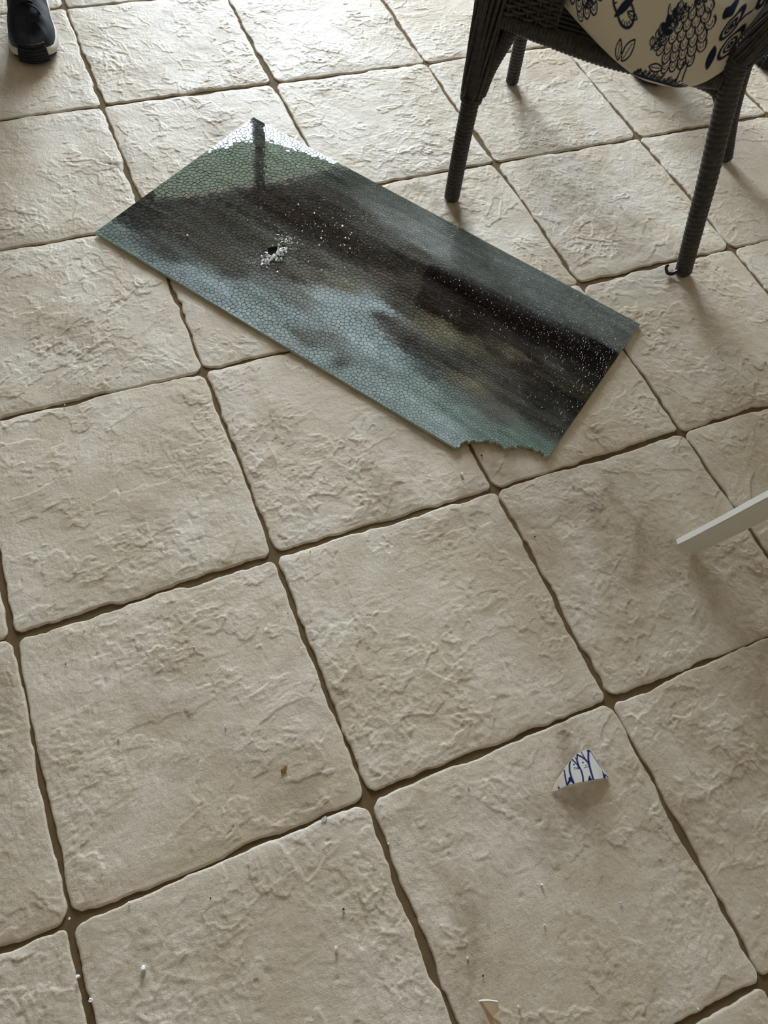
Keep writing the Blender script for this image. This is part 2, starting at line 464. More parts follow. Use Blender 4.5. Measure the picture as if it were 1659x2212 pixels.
# colour of the marbled print, from samples placed over the sheet
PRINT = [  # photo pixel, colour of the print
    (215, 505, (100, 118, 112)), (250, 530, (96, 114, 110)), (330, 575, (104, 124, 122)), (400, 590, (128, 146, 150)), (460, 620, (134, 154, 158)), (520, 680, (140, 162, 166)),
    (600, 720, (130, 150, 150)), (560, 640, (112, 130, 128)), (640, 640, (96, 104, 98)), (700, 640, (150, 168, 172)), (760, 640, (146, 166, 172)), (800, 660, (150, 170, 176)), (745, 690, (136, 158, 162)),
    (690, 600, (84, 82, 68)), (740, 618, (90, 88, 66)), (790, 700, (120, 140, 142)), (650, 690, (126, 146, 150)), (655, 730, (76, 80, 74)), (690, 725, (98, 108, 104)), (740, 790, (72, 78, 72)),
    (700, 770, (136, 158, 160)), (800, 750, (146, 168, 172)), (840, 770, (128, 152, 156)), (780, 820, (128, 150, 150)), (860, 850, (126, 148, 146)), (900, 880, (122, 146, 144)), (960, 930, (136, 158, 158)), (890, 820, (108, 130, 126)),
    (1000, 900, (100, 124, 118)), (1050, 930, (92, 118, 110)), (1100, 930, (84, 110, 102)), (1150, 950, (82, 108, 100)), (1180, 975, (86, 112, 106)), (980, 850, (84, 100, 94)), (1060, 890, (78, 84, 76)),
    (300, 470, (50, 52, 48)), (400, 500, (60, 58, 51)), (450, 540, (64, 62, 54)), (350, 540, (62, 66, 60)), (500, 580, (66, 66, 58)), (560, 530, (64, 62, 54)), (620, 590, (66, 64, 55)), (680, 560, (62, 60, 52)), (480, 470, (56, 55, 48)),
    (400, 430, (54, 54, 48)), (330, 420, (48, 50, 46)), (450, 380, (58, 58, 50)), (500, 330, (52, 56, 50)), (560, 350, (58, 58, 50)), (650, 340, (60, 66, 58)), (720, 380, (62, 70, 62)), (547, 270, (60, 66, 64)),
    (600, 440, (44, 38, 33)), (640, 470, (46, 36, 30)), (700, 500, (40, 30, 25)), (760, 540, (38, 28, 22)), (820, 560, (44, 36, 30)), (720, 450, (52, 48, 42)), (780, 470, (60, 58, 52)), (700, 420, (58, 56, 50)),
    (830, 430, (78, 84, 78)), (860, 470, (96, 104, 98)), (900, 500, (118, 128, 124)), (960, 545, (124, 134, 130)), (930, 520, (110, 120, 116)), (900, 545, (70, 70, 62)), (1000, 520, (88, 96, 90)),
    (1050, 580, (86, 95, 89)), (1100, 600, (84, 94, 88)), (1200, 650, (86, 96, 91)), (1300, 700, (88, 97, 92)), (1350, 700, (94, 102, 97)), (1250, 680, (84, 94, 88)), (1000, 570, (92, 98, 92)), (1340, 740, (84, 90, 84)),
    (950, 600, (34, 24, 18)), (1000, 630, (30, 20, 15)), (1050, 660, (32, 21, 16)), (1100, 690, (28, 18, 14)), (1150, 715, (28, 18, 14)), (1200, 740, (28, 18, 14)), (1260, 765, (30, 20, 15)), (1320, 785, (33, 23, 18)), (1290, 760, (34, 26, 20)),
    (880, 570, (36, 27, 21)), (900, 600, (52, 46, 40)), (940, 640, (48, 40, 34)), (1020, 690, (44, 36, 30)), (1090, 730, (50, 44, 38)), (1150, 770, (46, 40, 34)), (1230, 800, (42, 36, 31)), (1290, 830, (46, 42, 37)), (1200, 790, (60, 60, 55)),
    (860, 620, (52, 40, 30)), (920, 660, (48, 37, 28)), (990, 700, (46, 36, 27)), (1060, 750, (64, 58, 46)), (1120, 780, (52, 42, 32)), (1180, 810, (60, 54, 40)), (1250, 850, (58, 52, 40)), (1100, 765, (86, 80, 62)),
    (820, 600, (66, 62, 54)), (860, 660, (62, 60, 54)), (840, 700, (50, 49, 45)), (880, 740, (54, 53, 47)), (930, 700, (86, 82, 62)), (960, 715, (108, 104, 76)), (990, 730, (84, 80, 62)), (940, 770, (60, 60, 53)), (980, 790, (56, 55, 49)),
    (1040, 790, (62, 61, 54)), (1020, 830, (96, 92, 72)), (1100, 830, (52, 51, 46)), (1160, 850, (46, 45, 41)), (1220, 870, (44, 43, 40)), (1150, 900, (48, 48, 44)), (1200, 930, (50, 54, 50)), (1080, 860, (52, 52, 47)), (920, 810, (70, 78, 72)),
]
PQ = np.array([to_panel(u, v) for u, v, _ in PRINT]); PC = np.array([lin(c) for *_, c in PRINT])
def print_colour(P):
    P = np.asarray(P, float)
    w1 = fbm(P[:, 0] * 9, P[:, 1] * 30, 4) * .018; w2 = fbm(P[:, 0] * 14 + 9, P[:, 1] * 40 + 4, 4) * .011
    Q = P + np.stack([w1 * 2.0, w2], 1)
    out = np.zeros((len(P), 3))
    for s in range(0, len(P), 4000):
        q = Q[s:s + 4000]
        dx = (q[:, None, 0] - PQ[None, :, 0]) / 2.4; dy = q[:, None, 1] - PQ[None, :, 1]
        # streaks run with the long side
        w = 1 / (dx * dx + dy * dy + 8e-5) ** 2.0
        out[s:s + 4000] = (w @ PC) / w.sum(1)[:, None]
    st = fbm(P[:, 0] * 7 + 3, P[:, 1] * 130, 3)
    gr = fbm(P[:, 0] * 60, P[:, 1] * 90, 2)
    lum = out.mean(1)
    out = lum[:, None] + (out - lum[:, None]) * .72
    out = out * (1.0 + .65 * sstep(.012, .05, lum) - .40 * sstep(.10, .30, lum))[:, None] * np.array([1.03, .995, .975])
    s2_ = fbm(P[:, 0] * 4 + 30, P[:, 1] * 75 + 8, 3)
    k = sstep(.10, .02, lum)
    return np.clip(out * (1 + (.28 + .25 * k[:, None]) * st[:, None] + .5 * k[:, None] * s2_[:, None] + .16 * gr[:, None]), .004, .9)
def warp(P):
    P = np.asarray(P, float).reshape(-1, 2)
    return .00022 * fbm(P[:, 0] * 4.1 + 5, P[:, 1] * 4.7 + 2, 2) + .0012 * sstep(.25, .0, np.hypot(P[:, 0] - .98, P[:, 1] - LY)) * 2

def print_extra(n, c):
    f = n.noise(n.coord(), 240, 3, .6)
    return n.mix(n.ramp(f, .3, .75, 0, .35), c, n.mix(1.0, c, (1.5, 1.5, 1.5), 'MULTIPLY'))
mp = attr_material('crazed_printed_glass', 'print', .015, .5, print_extra)
M_PRINT = mp.m
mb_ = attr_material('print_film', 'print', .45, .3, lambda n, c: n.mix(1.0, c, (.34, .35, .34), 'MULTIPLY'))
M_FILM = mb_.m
nn = N('green_glass_edge'); nn.set(Base_Color=lin((176, 184, 156)).tolist(), Roughness=.25, Specular_IOR_Level=.5); M_GEDGE = nn.m

panel = empty('shattered_glass_sheet', (*from_panel((LX / 2, LY / 2)), 0), 'shattered rectangular glass panel with marbled dark print lying on the tiles', 'glass panel')
PO = np.array([*from_panel((LX / 2, LY / 2)), 0.])
def w3(p, z): 
    q = from_panel(p); return (q[0] - PO[0], q[1] - PO[1], z)
# plate under the fragments, cut by the lost corner and the hole
remap = {}; bv = []; bf = []
for p, ts in CELLS:
    f = []
    for q in ts:
        if q not in remap:
            remap[q] = len(bv); bv.append(np.clip(CC[q], (0, 0), (LX, LY)))
        f.append(remap[q])
    bf.append(f)
bv = np.array(bv); wz = warp(bv)
edges = {}
for f in bf:
    for i in range(len(f)):
        e = (f[i], f[(i + 1) % len(f)]); edges[e] = 1
bd = [e for e in edges if (e[1], e[0]) not in edges]
top = [w3(p, PZ - .0013 + z) for p, z in zip(bv, wz)]
# uy points right-handed down: flip faces so that they look up
o = mesh('print_film', top, [f[::-1] for f in bf], M_FILM, panel); o['kind'] = 'stuff'
ca = o.data.color_attributes.new('print', 'FLOAT_COLOR', 'POINT')
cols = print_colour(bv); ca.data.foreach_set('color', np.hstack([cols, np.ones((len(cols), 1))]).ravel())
ev, ef = [], []
for a, b in bd:
    k = len(ev)
    za, zb = wz[a], wz[b]
    ev += [w3(bv[a], PZ - .0002 + za), w3(bv[b], PZ - .0002 + zb), w3(bv[b], .0012 + max(zb, 0)), w3(bv[a], .0012 + max(za, 0))]
    ef.append((k, k + 1, k + 2, k + 3))
mesh('glass_edge', ev, ef, M_GEDGE, panel)
bot = [w3(p, .0012 + max(z, 0)) for p, z in zip(bv, wz)]
o = mesh('plate_underside', bot, bf, M_GEDGE, panel); o['kind'] = 'stuff'
# fragments
FV, FF, FC = [], [], []
BIG = []
CEN = np.array([np.clip(CC[ts], (0, 0), (LX, LY)).mean(0) for _, ts in CELLS])
WZ = warp(CEN); WGX = (warp(CEN + (1e-3, 0)) - WZ) / 1e-3; WGY = (warp(CEN + (0, 1e-3)) - WZ) / 1e-3
def cell_area(ts):
    q = np.clip(CC[ts], (0, 0), (LX, LY)); x, y = q[:, 0], q[:, 1]
    return abs((x * np.roll(y, -1) - y * np.roll(x, -1)).sum()) / 2
AREA = np.array([cell_area(ts) for _, ts in CELLS]); LARGE = set(np.argsort(-AREA)[:300].tolist())
for ci, (p, ts) in enumerate(CELLS):
    poly = np.clip(np.array([CC[q] for q in ts]), (0, 0), (LX, LY))
    c0 = poly.mean(0)
    rad = np.linalg.norm(poly - c0, axis=1).mean()
    gap = min(.00085, .12 * rad) * rs.uniform(.35, 1.2); bev = min(.0004, .055 * rad)
    tx, ty = rs.gauss(0, .0011), rs.gauss(0, .0011)
    zc = WZ[ci]; tx += WGX[ci]; ty += WGY[ci]
    d = poly - c0; L_ = np.linalg.norm(d, axis=1)[:, None] + 1e-9
    out_ = c0 + d * np.clip(1 - gap / L_, .3, 1); inn = c0 + d * np.clip(1 - (gap + bev) / L_, .25, 1)
    if ci in LARGE: KV, KF, KC = FV, FF, FC; FV, FF, FC = [], [], []
    k = len(FV); n = len(poly)
    zt = lambda P: PZ + zc + (P - c0) @ np.array([tx, ty])
    for q, z in zip(inn, zt(inn)): FV.append(w3(q, z))
    for q, z in zip(out_, zt(out_)): FV.append(w3(q, z - bev * .6))
    for q, z in zip(out_, zt(out_)): FV.append(w3(q, z - .00125))
    FF.append(tuple(range(k + n - 1, k - 1, -1)))
    for r_ in (0, 1):
        for i in range(n):
            j = (i + 1) % n
            FF.append((k + r_ * n + i, k + r_ * n + j, k + (r_ + 1) * n + j, k + (r_ + 1) * n + i))
    FC += [c0] * (3 * n)
    if ci in LARGE: BIG.append((FV, FF, FC)); FV, FF, FC = KV, KF, KC
frag = mesh('glass_fragments', FV, FF, M_PRINT, panel); frag['kind'] = 'stuff'
ca = frag.data.color_attributes.new('print', 'FLOAT_COLOR', 'POINT')
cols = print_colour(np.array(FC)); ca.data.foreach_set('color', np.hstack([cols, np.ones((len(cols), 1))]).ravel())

for bv_, bf_, bc_ in BIG:
    o = mesh('glass_fragment', bv_, bf_, M_PRINT, panel)
    ca = o.data.color_attributes.new('print', 'FLOAT_COLOR', 'POINT')
    cols = print_colour(np.array(bc_)); ca.data.foreach_set('color', np.hstack([cols, np.ones((len(cols), 1))]).ravel())

# crushed white rim round the hole, crumbs, dust
nn = N('crushed_glass'); nn.set(Base_Color=(.97, .98, .98), Roughness=.2, Specular_IOR_Level=.8); M_CRUMB = nn.m
def crumb_data(c, s, rr, flat=.7, stretch=1.0, ang=0.0, lean=0.0):
    """irregular splinter of about size s standing on point c"""
    k = rr.choice((5, 6)); V = []
    a0 = rr.random() * 6.28
    for lev, (zr, f) in enumerate(((0, .75), (.5, 1.0), (1.0, .55))):
        for i in range(k):
            a = a0 + i * 2 * PI / k + lev * .3
            r = s * .5 * f * rr.uniform(.7, 1.15)
            x, y = r * math.cos(a) * stretch, r * math.sin(a)
            if lev == 2: y *= 1.4; x *= 1.4
            V.append((c[0] + x * math.cos(ang) - y * math.sin(ang), c[1] + x * math.sin(ang) + y * math.cos(ang), c[2] + zr * s * flat * (rr.uniform(.8, 1.2) if lev else 1) - (lean * y if lev == 2 else 0)))
    F = [tuple(range(k - 1, -1, -1)), tuple(range(2 * k, 3 * k))]
    for l in (0, 1):
        for i in range(k):
            j = (i + 1) % k; F.append((l * k + i, l * k + j, (l + 1) * k + j, (l + 1) * k + i))
    return V, F
rc_ = random.Random(5)
rim = MB()
def rim_at(zx, zy, s, **k):
    p = to_panel(*zs(zx, zy)); q = from_panel(p)
    rim.add(*crumb_data((q[0] - PO[0], q[1] - PO[1], PZ + warp(p)[0] - .0004), s, rc_, **k))
for i in range(230):           # heap on the near side of the hole
    t_ = rc_.random(); x = 250 + 400 * t_; y = 1055 - 195 * t_ ** 1.05 + rc_.gauss(0, 30) * (1.3 + .7 * math.sin(t_ * 11))
    if x < 430: y += 5
    rim_at(x, y + 8, rc_.uniform(.0014, .0060), flat=rc_.uniform(.5, 1.0), lean=rc_.uniform(.1, .9))
for i in range(60):
    a = rc_.random() * 6.28; r = rc_.uniform(1.0, 1.9)
    rim_at(480 + 230 * r * math.cos(a), 880 + 165 * r * math.sin(a), rc_.uniform(.0008, .0022))
for i in range(46):            # bright slivers fanning from the upper end
    x, y = rc_.gauss(650, 75), rc_.gauss(710, 38)
    rim_at(x, y, rc_.uniform(.0010, .0020), stretch=rc_.uniform(2, 5), flat=.6, ang=rc_.choice((.3, -.5, -.9, 1.2)) + rc_.gauss(0, .2))
for i in range(26):
    x, y = rc_.gauss(110, 90), rc_.gauss(1050, 60)
    rim_at(x, y, rc_.uniform(.0010, .0026))
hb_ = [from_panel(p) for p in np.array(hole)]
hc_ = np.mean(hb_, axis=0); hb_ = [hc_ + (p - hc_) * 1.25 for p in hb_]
mesh('hole_shade', [(p[0] - PO[0], p[1] - PO[1], .0017) for p in hb_], [tuple(range(len(hb_)))], simple('painted_hole_shade', (.018, .014, .011), .95, .1), panel)  # added dark sheet: shade on the floor below the hole, painted as colour
o = rim.build('crushed_rim', M_CRUMB, panel, smooth=False, stuff=True)
o['label'] = 'white crushed glass round the hole'
dust = MB()
for i in range(520):
    if i < 230:
        u, v = rc_.gauss(760, 95), rc_.gauss(500, 55)
    elif i < 330: u, v = rc_.gauss(810, 26), rc_.gauss(480, 24)
    else: u, v = rc_.uniform(230, 1370), rc_.uniform(300, 960)
    p = to_panel(u, v)
    if not (0.01 < p[0] < LX - .01 and .01 < p[1] < LY - .01) or inside(np.array([p]), notch)[0] or inside(np.array([p]), hole)[0]: continue
    q = from_panel(p); dust.add(*crumb_data((q[0] - PO[0], q[1] - PO[1], PZ + warp(p)[0] - .0002), rc_.uniform(.0006, .0017), rc_, stretch=rc_.uniform(1, 2), ang=rc_.random() * 3))
dust.build('glass_dust', M_CRUMB, panel, smooth=False, stuff=True)
CR = [(825, 165, 5), (235, 225, 4), (740, 245, 3), (1155, 215, 3), (1230, 90, 3), (1440, 120, 3), (1535, 240, 3), (1075, 300, 4), (1360, 370, 3), (1635, 350, 3), (895, 315, 3), (625, 325, 3), (460, 485, 4),
      (305, 430, 4), (35, 405, 4), (205, 545, 3), (965, 475, 3), (1095, 465, 4), (1135, 505, 3), (1250, 500, 3), (1510, 505, 6), (1215, 470, 3), (1390, 490, 4), (885, 495, 3), (1200, 580, 4), (885, 580, 4), (1180, 690, 5),
      (1215, 735, 3), (1150, 800, 6), (895, 785, 4), (700, 850, 3), (790, 860, 4), (980, 1050, 4), (925, 1015, 3), (1185, 1190, 5), (1410, 1200, 4), (500, 1215, 6), (1560, 685, 5), (1615, 700, 4), (1430, 670, 3), (1480, 800, 4),
      (1545, 795, 4), (1630, 850, 5), (1655, 605, 4), (1635, 635, 4), (635, 610, 3), (1545, 1145, 3), (-900, 650, 6), (-360, 610, 3), (2800, 870, 5), (2300, 1500, 3)]
def crumb_thing(name, c, s, mat, label, cat, group, rr, **k):
    V, F = crumb_data((0, 0, 0), s, rr, **k)
    o = mesh(name, V, F, mat); o.location = tuple(map(float, c))
    return tag(o, label, cat, group)
for x, y, s in CR:
    u, v = zs(x, y); p = to_panel(u, v); q = from_panel(p)
    crumb_thing('glass_crumb', (q[0], q[1], PZ + warp(p)[0] + .0001), s * .00095, M_CRUMB, 'white glass crumb lying on the shattered glass panel', 'glass crumb', 'glass crumbs on the shattered panel', rc_, flat=.6)

# ------------------------------------------------------------------ wicker armchair
def wicker_mat(name, c, dark):
    n = N(name); v = n.coord()
    f = n.noise(v, 90, 4, .6)
    n.set(Base_Color=n.mix(n.ramp(f, .3, .75), dark, c), Roughness=.5, Specular_IOR_Level=.5)
    n.bump(n.math('MULTIPLY', n.noise(v, 600, 2), .0004))
    return n.m
M_WICK = wicker_mat('dark_brown_wicker', lin((66, 55, 46)).tolist(), lin((34, 29, 25)).tolist())
M_WICKR = wicker_mat('red_brown_wicker', lin((92, 58, 44)).tolist(), lin((52, 34, 28)).tolist())
M_CAP = simple('black_plastic_cap', (.012, .012, .012), .4, .5, .1)
chair = empty('wicker_armchair', (1.17524, -1.00089, .0), 'dark brown wicker armchair beside the far edge of the glass panel', 'chair', rz=math.atan2(-.659604, .751613))

def wrapped(P, r0, r1, name, parent, mat=M_WICK, pitch=.011, per=8, sides=18, amp=.12):
    P = resample(P, 60)
    L = np.linalg.norm(np.diff(P, axis=0), axis=1).sum()
    n = max(8, int(L / pitch) * per)
    P = resample(P[::3], n)
    s = np.linspace(0, 1, n)
    ph = np.arange(n) / per
    r = (r0 + (r1 - r0) * s) * (1 + amp * (np.abs(np.sin(PI * ph)) ** .6 - .7))
    V, F = tube_data(P, r, sides)
    return mesh(name, V, F, mat, parent, True)

def leg(pts, r0, r1, curl=None):
    lg = wrapped(pts, r0, r1, 'leg', chair)
    p0 = np.array(pts[0]); d = np.array(pts[1]) - p0; d /= np.linalg.norm(d)
    V, F = tube_data([p0 - d * .003, p0 + d * .001, p0 + d * .012, p0 + d * .016], [r0 * .82, r0 * 1.0, r0 * 1.03, r0 * .9], 18)
    V[:, 2] = np.maximum(V[:, 2], .0006)
    mesh('foot_cap', V, F, M_CAP, lg, True)
    return lg
z0 = .004
LA = [(0, 0, z0), (-.004, 0, .15), (-.005, 0, .30), (-.006, 0, .47), (-.006, 0, .64)]
LB = [(.592, 0, z0), (.566, 0, .12), (.538, 0, .25), (.506, 0, .385), (.486, 0, .49), (.508, 0, .565), (.535, .0, .64)]
LC = [(.017, .554, z0), (.010, .554, .15), (.004, .552, .30), (0, .56, .45), (-.002, .60, .68), (.0, .64, .88)]
LD = [(.642, .504, z0), (.600, .506, .13), (.570, .51, .27), (.545, .52, .45), (.535, .56, .68), (.53, .60, .88)]
leg(LA, .0185, .021); lb = leg(LB, .0195, .024); leg(LC, .0175, .020); leg(LD, .019, .021)
c_ = MB(); c_.tube(resample([(.580, -.012, .014), (.566, -.022, .006), (.554, -.026, .008), (.546, -.024, .020), (.549, -.020, .026)], 20), np.linspace(.0048, .0035, 20), 8)
c_.build('loose_strand', M_CAP, lb)
# seat rails, arm rails
wrapped([(-.006, 0, .443), (.10, -.010, .440), (.24, -.018, .437), (.38, -.012, .442), (.486, 0, .452)], .0165, .0175, 'seat_rail', chair, pitch=.008)
wrapped([(-.006, 0, .44), (-.01, .28, .435), (0, .556, .44)], .016, .016, 'seat_rail', chair, pitch=.008)
wrapped([(.49, 0, .45), (.525, .26, .44), (.546, .515, .445)], .016, .016, 'seat_rail', chair, pitch=.008)
wrapped([(0, .556, .44), (.27, .57, .435), (.546, .515, .445)], .016, .016, 'seat_rail', chair, pitch=.008)
wrapped([(-.006, -.02, .645), (-.02, .25, .655), (-.002, .60, .69)], .024, .024, 'arm_rail', chair, pitch=.009)
wrapped([(.537, -.02, .645), (.555, .25, .655), (.535, .56, .69)], .024, .024, 'arm_rail', chair, pitch=.009)
wrapped([(0, .64, .88), (.26, .68, .93), (.53, .60, .88)], .022, .022, 'top_rail', chair, pitch=.009)
# braces from the front legs to the seat rail
wrapped([(.010, .004, .275), (.020, .006, .34), (.048, .004, .432)], .015, .017, 'brace', chair, pitch=.008)
wrapped([(.497, .008, .395), (.470, .010, .425), (.410, .004, .437)], .012, .014, 'brace', chair, pitch=.008)
# upright strands bundled round the front posts
def bundle(post, h0, h1, ra, rb, parent, mat):
    post = np.array(post)
    m = MB()
    for i in range(20):
        a = i * 2 * PI / 20
        pts = []
        for s in np.linspace(0, 1, 9):
            z = h0 + (h1 - h0) * s
            c = np.array([np.interp(z, post[:, 2], post[:, k]) for k in (0, 1)])
            r = ra + (rb - ra) * s ** .8 + .0016 * math.sin(7 * s + i * 2.1)
            aa = a + .5 * s + .10 * math.sin(5 * s + i)
            pts.append((c[0] + r * math.cos(aa), c[1] + r * math.sin(aa), z))
        m.tube(resample(pts, 22), .0046, 7, .8)
    return m.build('strand_bundle', mat, parent)
bundle(LA, .272, .63, .0205, .036, chair, M_WICK)
bundle(LB, .50, .63, .0225, .030, chair, M_WICK)
for (post, h) in ((LA, .272), (LB, .50)):
    post = np.array(post); c = [np.interp(h, post[:, 2], post[:, k]) for k in (0, 1)]
    mb2 = MB(); mb2.tube([(c[0] + .0215 * math.cos(a), c[1] + .0215 * math.sin(a), h - .0008 * a) for a in np.linspace(0, 4 * PI, 50)], .0042, 6)
    mb2.build('binding', M_WICK, chair)
def weave(name, c00, c10, c11, c01, rows, warps, mat, bulge=(0, 0, 0), r=.0042):
    c00, c10, c11, c01, bulge = map(np.array, (c00, c10, c11, c01, bulge))
    nrm = np.cross(c10 - c00, c01 - c00).astype(float); nrm /= np.linalg.norm(nrm)
    def S(u, v): return (1 - u) * (1 - v) * c00 + u * (1 - v) * c10 + u * v * c11 + (1 - u) * v * c01 + bulge * 4 * u * (1 - u) * np.sin(PI * min(max(v, 0), 1)) ** .5
    m = MB()
    for j in range(rows):
        v = (j + .5) / rows
        n = warps * 5 + 1
        m.tube([S(u, v) + nrm * .0042 * math.cos(PI * warps * u + PI * j) for u in np.linspace(0, 1, n)], r, 6, .75)
    for i in range(warps + 1):
        u = i / warps
        m.tube([S(u, v) for v in np.linspace(0, 1, 12)], .0032, 6)
    return m.build(name, mat, chair, stuff=True)
weave('front_panel', (.012, -.012, .448), (.132, -.010, .448), (.132, -.006, .64), (.012, -.008, .64), 24, 6, M_WICK)
weave('side_panel', (-.008, .02, .45), (-.002, .55, .45), (-.004, .59, .67), (-.012, .0, .64), 26, 22, M_WICK, (-.015, 0, 0))
weave('side_panel', (.492, .02, .46), (.543, .51, .455), (.535, .55, .67), (.532, .0, .64), 26, 20, M_WICKR, (.015, 0, 0))
weave('backrest', (0, .565, .45), (.545, .525, .45), (.53, .60, .87), (0, .64, .87), 48, 24, M_WICK, (0, .05, 0))
sd = MB()
for i in range(30):
    y = .02 + .52 * i / 29
    sd.tube([(-.004 + .01 * i / 29, y, .437), (.25, y + .005, .432), (.49 + .05 * i / 29, y - .02 * i / 29, .443)], .005, 6)
sd.build('seat_deck', M_WICK, chair, stuff=True)

# ------------------------------------------------------------------ cushion with navy print
def strokes_cushion():
    """outline drawing in print units: x along the front, y up the front and over the top"""
    S = []          # (points, half width, filled)
    rr = random.Random(4)
    def line(p, w=1.7, fill=False, n=0): S.append((np.array(p, float), w, fill))
    def arc(cx, cy, rx, ry, a0, a1, w=1.6, n=14, rot=0):
        t = np.linspace(a0, a1, n); x, y = rx * np.cos(t), ry * np.sin(t)
        c, s = math.cos(rot), math.sin(rot)
        line(np.stack([cx + x * c - y * s, cy + x * s + y * c], 1), w)
    def leaf(x, y, L, wd, a, fill=False, w=1.5, vein=True):
        t = np.linspace(0, 1, 10); up = np.stack([t * L, wd * np.sin(PI * t) ** .8], 1); dn = up[::-1] * (1, -1)
        p = np.vstack([up, dn]); c, s = math.cos(a), math.sin(a)
        p = np.stack([x + p[:, 0] * c - p[:, 1] * s, y + p[:, 0] * s + p[:, 1] * c], 1)
        line(p, w, fill)
        if vein and not fill: line([(x + .15 * L * c, y + .15 * L * s), (x + .8 * L * c, y + .8 * L * s)], .9)
    def artichoke(cx, cy, L, wd, a):
        c, s = math.cos(a), math.sin(a)
        rows = 7
        for j in range(rows):
            f = (j + .3) / rows; hw = wd * math.sin(PI * min(1, .18 + .72 * f)) ** .7
            n = max(2, int(hw / 6.0))
            for i in range(n):
                q = -hw + (i + .5 + (.5 if j % 2 else 0) - .25) * 2 * hw / n
                px, py = f * L - L / 2, q
                x, y = cx + px * c - py * s, cy + px * s + py * c
                arc(x, y, L / rows * .85, hw / n * .98, -PI * .62, PI * .62, 1.5, 10, a + q / wd * .35)
                arc(x, y, L / rows * .42, hw / n * .45, -PI * .5, PI * .5, .8, 6, a + q / wd * .35)
    def sprig(x, y, L, a, n=6, sz=13):
        c, s = math.cos(a), math.sin(a)
        line([(x, y), (x + L * c, y + L * s)], 1.8)
        for i in range(n):
            t = L * (i + .3) / n
            for sg in (-1, 1):
                leaf(x + t * c, y + t * s, sz, sz * .3, a + sg * .9, rr.random() < .35)
    def ring_flower(x, y, r, rot=0):
        arc(x, y, r, r * 1.1, 0, 2 * PI, 2.2, 22); arc(x, y, r * .55, r * .62, 0, 2 * PI, 1.4, 16); arc(x, y, r * .2, r * .25, 0, 2 * PI, 1.8, 8)
    def butterfly(x, y, a):
        c, s = math.cos(a), math.sin(a)
        R_ = lambda p, q: (x + p * c - q * s, y + p * s + q * c)
        leaf(*R_(-22, 0), 46, 5.5, a, True)
        for sg in (-1, 1):
            t = np.linspace(-.3, PI + .3, 16)
            line([R_(-2 + 15 * math.cos(q), sg * (10 + 20 * math.sin(q))) for q in t], 2.6)
            for q in np.linspace(.3, PI - .3, 7):
                line([R_(-2 + 15 * math.cos(q), sg * (10 + 20 * math.sin(q))), R_(-2 + 9 * math.cos(q), sg * (10 + 12 * math.sin(q)))], 1.3)
            leaf(*R_(2, sg * 10), 22, 5, a + sg * 1.1)
    def peony(cx, cy, r):
        for ring, (rf, n) in enumerate(((.28, 4), (.62, 6), (1.0, 9))):
            for i in range(n):
                a = 2 * PI * i / n + ring * .5
                x, y = cx + r * rf * .72 * math.cos(a), cy + r * rf * .55 * math.sin(a)
                arc(x, y, r * .30, r * .24, -PI * .55, PI * .55, 1.6, 12, a)
                for q in np.linspace(-.9, .9, 7):
                    ca_, sa_ = math.cos(a + q * .5), math.sin(a + q * .5)
                    line([(x + r * .28 * ca_, y + r * .23 * sa_), (x + r * .19 * ca_, y + r * .15 * sa_)], .8)
    def spiky(pts):
        P = resample(pts, 40); line(P, 2.6)
        for i in range(40):
            d = P[min(i + 1, 39)] - P[max(i - 1, 0)]; d /= np.linalg.norm(d); nrm_ = np.array([-d[1], d[0]])
            if nrm_[1] < 0: nrm_ = -nrm_
            line([P[i], P[i] + nrm_ * rr.uniform(7, 14) + d * 4], 1.5)
    def block(ox, oy):
        k = len(S)
        artichoke(262, 70, 96, 34, -.75); sprig(285, 40, 95, 1.75, 8, 15)
        butterfly(352, 84, 1.15)
        artichoke(478, 92, 100, 42, -1.2); sprig(432, 60, 78, 1.25, 6, 15); sprig(470, 142, 52, .25, 5, 9)
        for p in ((552, 84, 10), (588, 86, 9.5), (566, 58, 12)): ring_flower(*p)
        leaf(540, 70, 30, 5, -1.35, True); leaf(545, 100, 22, 5, 2.4, True); leaf(570, 98, 24, 6, 1.5); leaf(585, 44, 44, 5, 1.15, True); leaf(596, 40, 40, 6, .9)
        line([(552, 84), (575, 78), (588, 86)], 1.3)
        peony(560, 168, 48); peony(410, 200, 42); peony(300, 190, 36)
        leaf(330, 150, 40, 9, 1.2); arc(338, 158, 12, 22, -1.7, 1.2, 2.4)
        spiky([(418, 14), (450, 20), (490, 19), (520, 8)]); line([(420, 6), (460, 11), (505, 6)], 1.2)
        leaf(388, 22, 38, 8, 1.35); leaf(380, 18, 30, 6, 1.9); leaf(442, 38, 26, 6, .1)
        line([(500, 55), (502, 25)], 1.6); line([(508, 55), (512, 28)], 1.6)
        leaf(600, 20, 30, 6, .8); arc(608, 30, 9, 11, 0, 6.2, 1.8)
        for i in range(k, len(S)): S[i] = (S[i][0] + (ox, oy), S[i][1], S[i][2])
    for ox in (-420, 0, 420): 
        for oy in (0, 260): block(ox, oy)
    return S
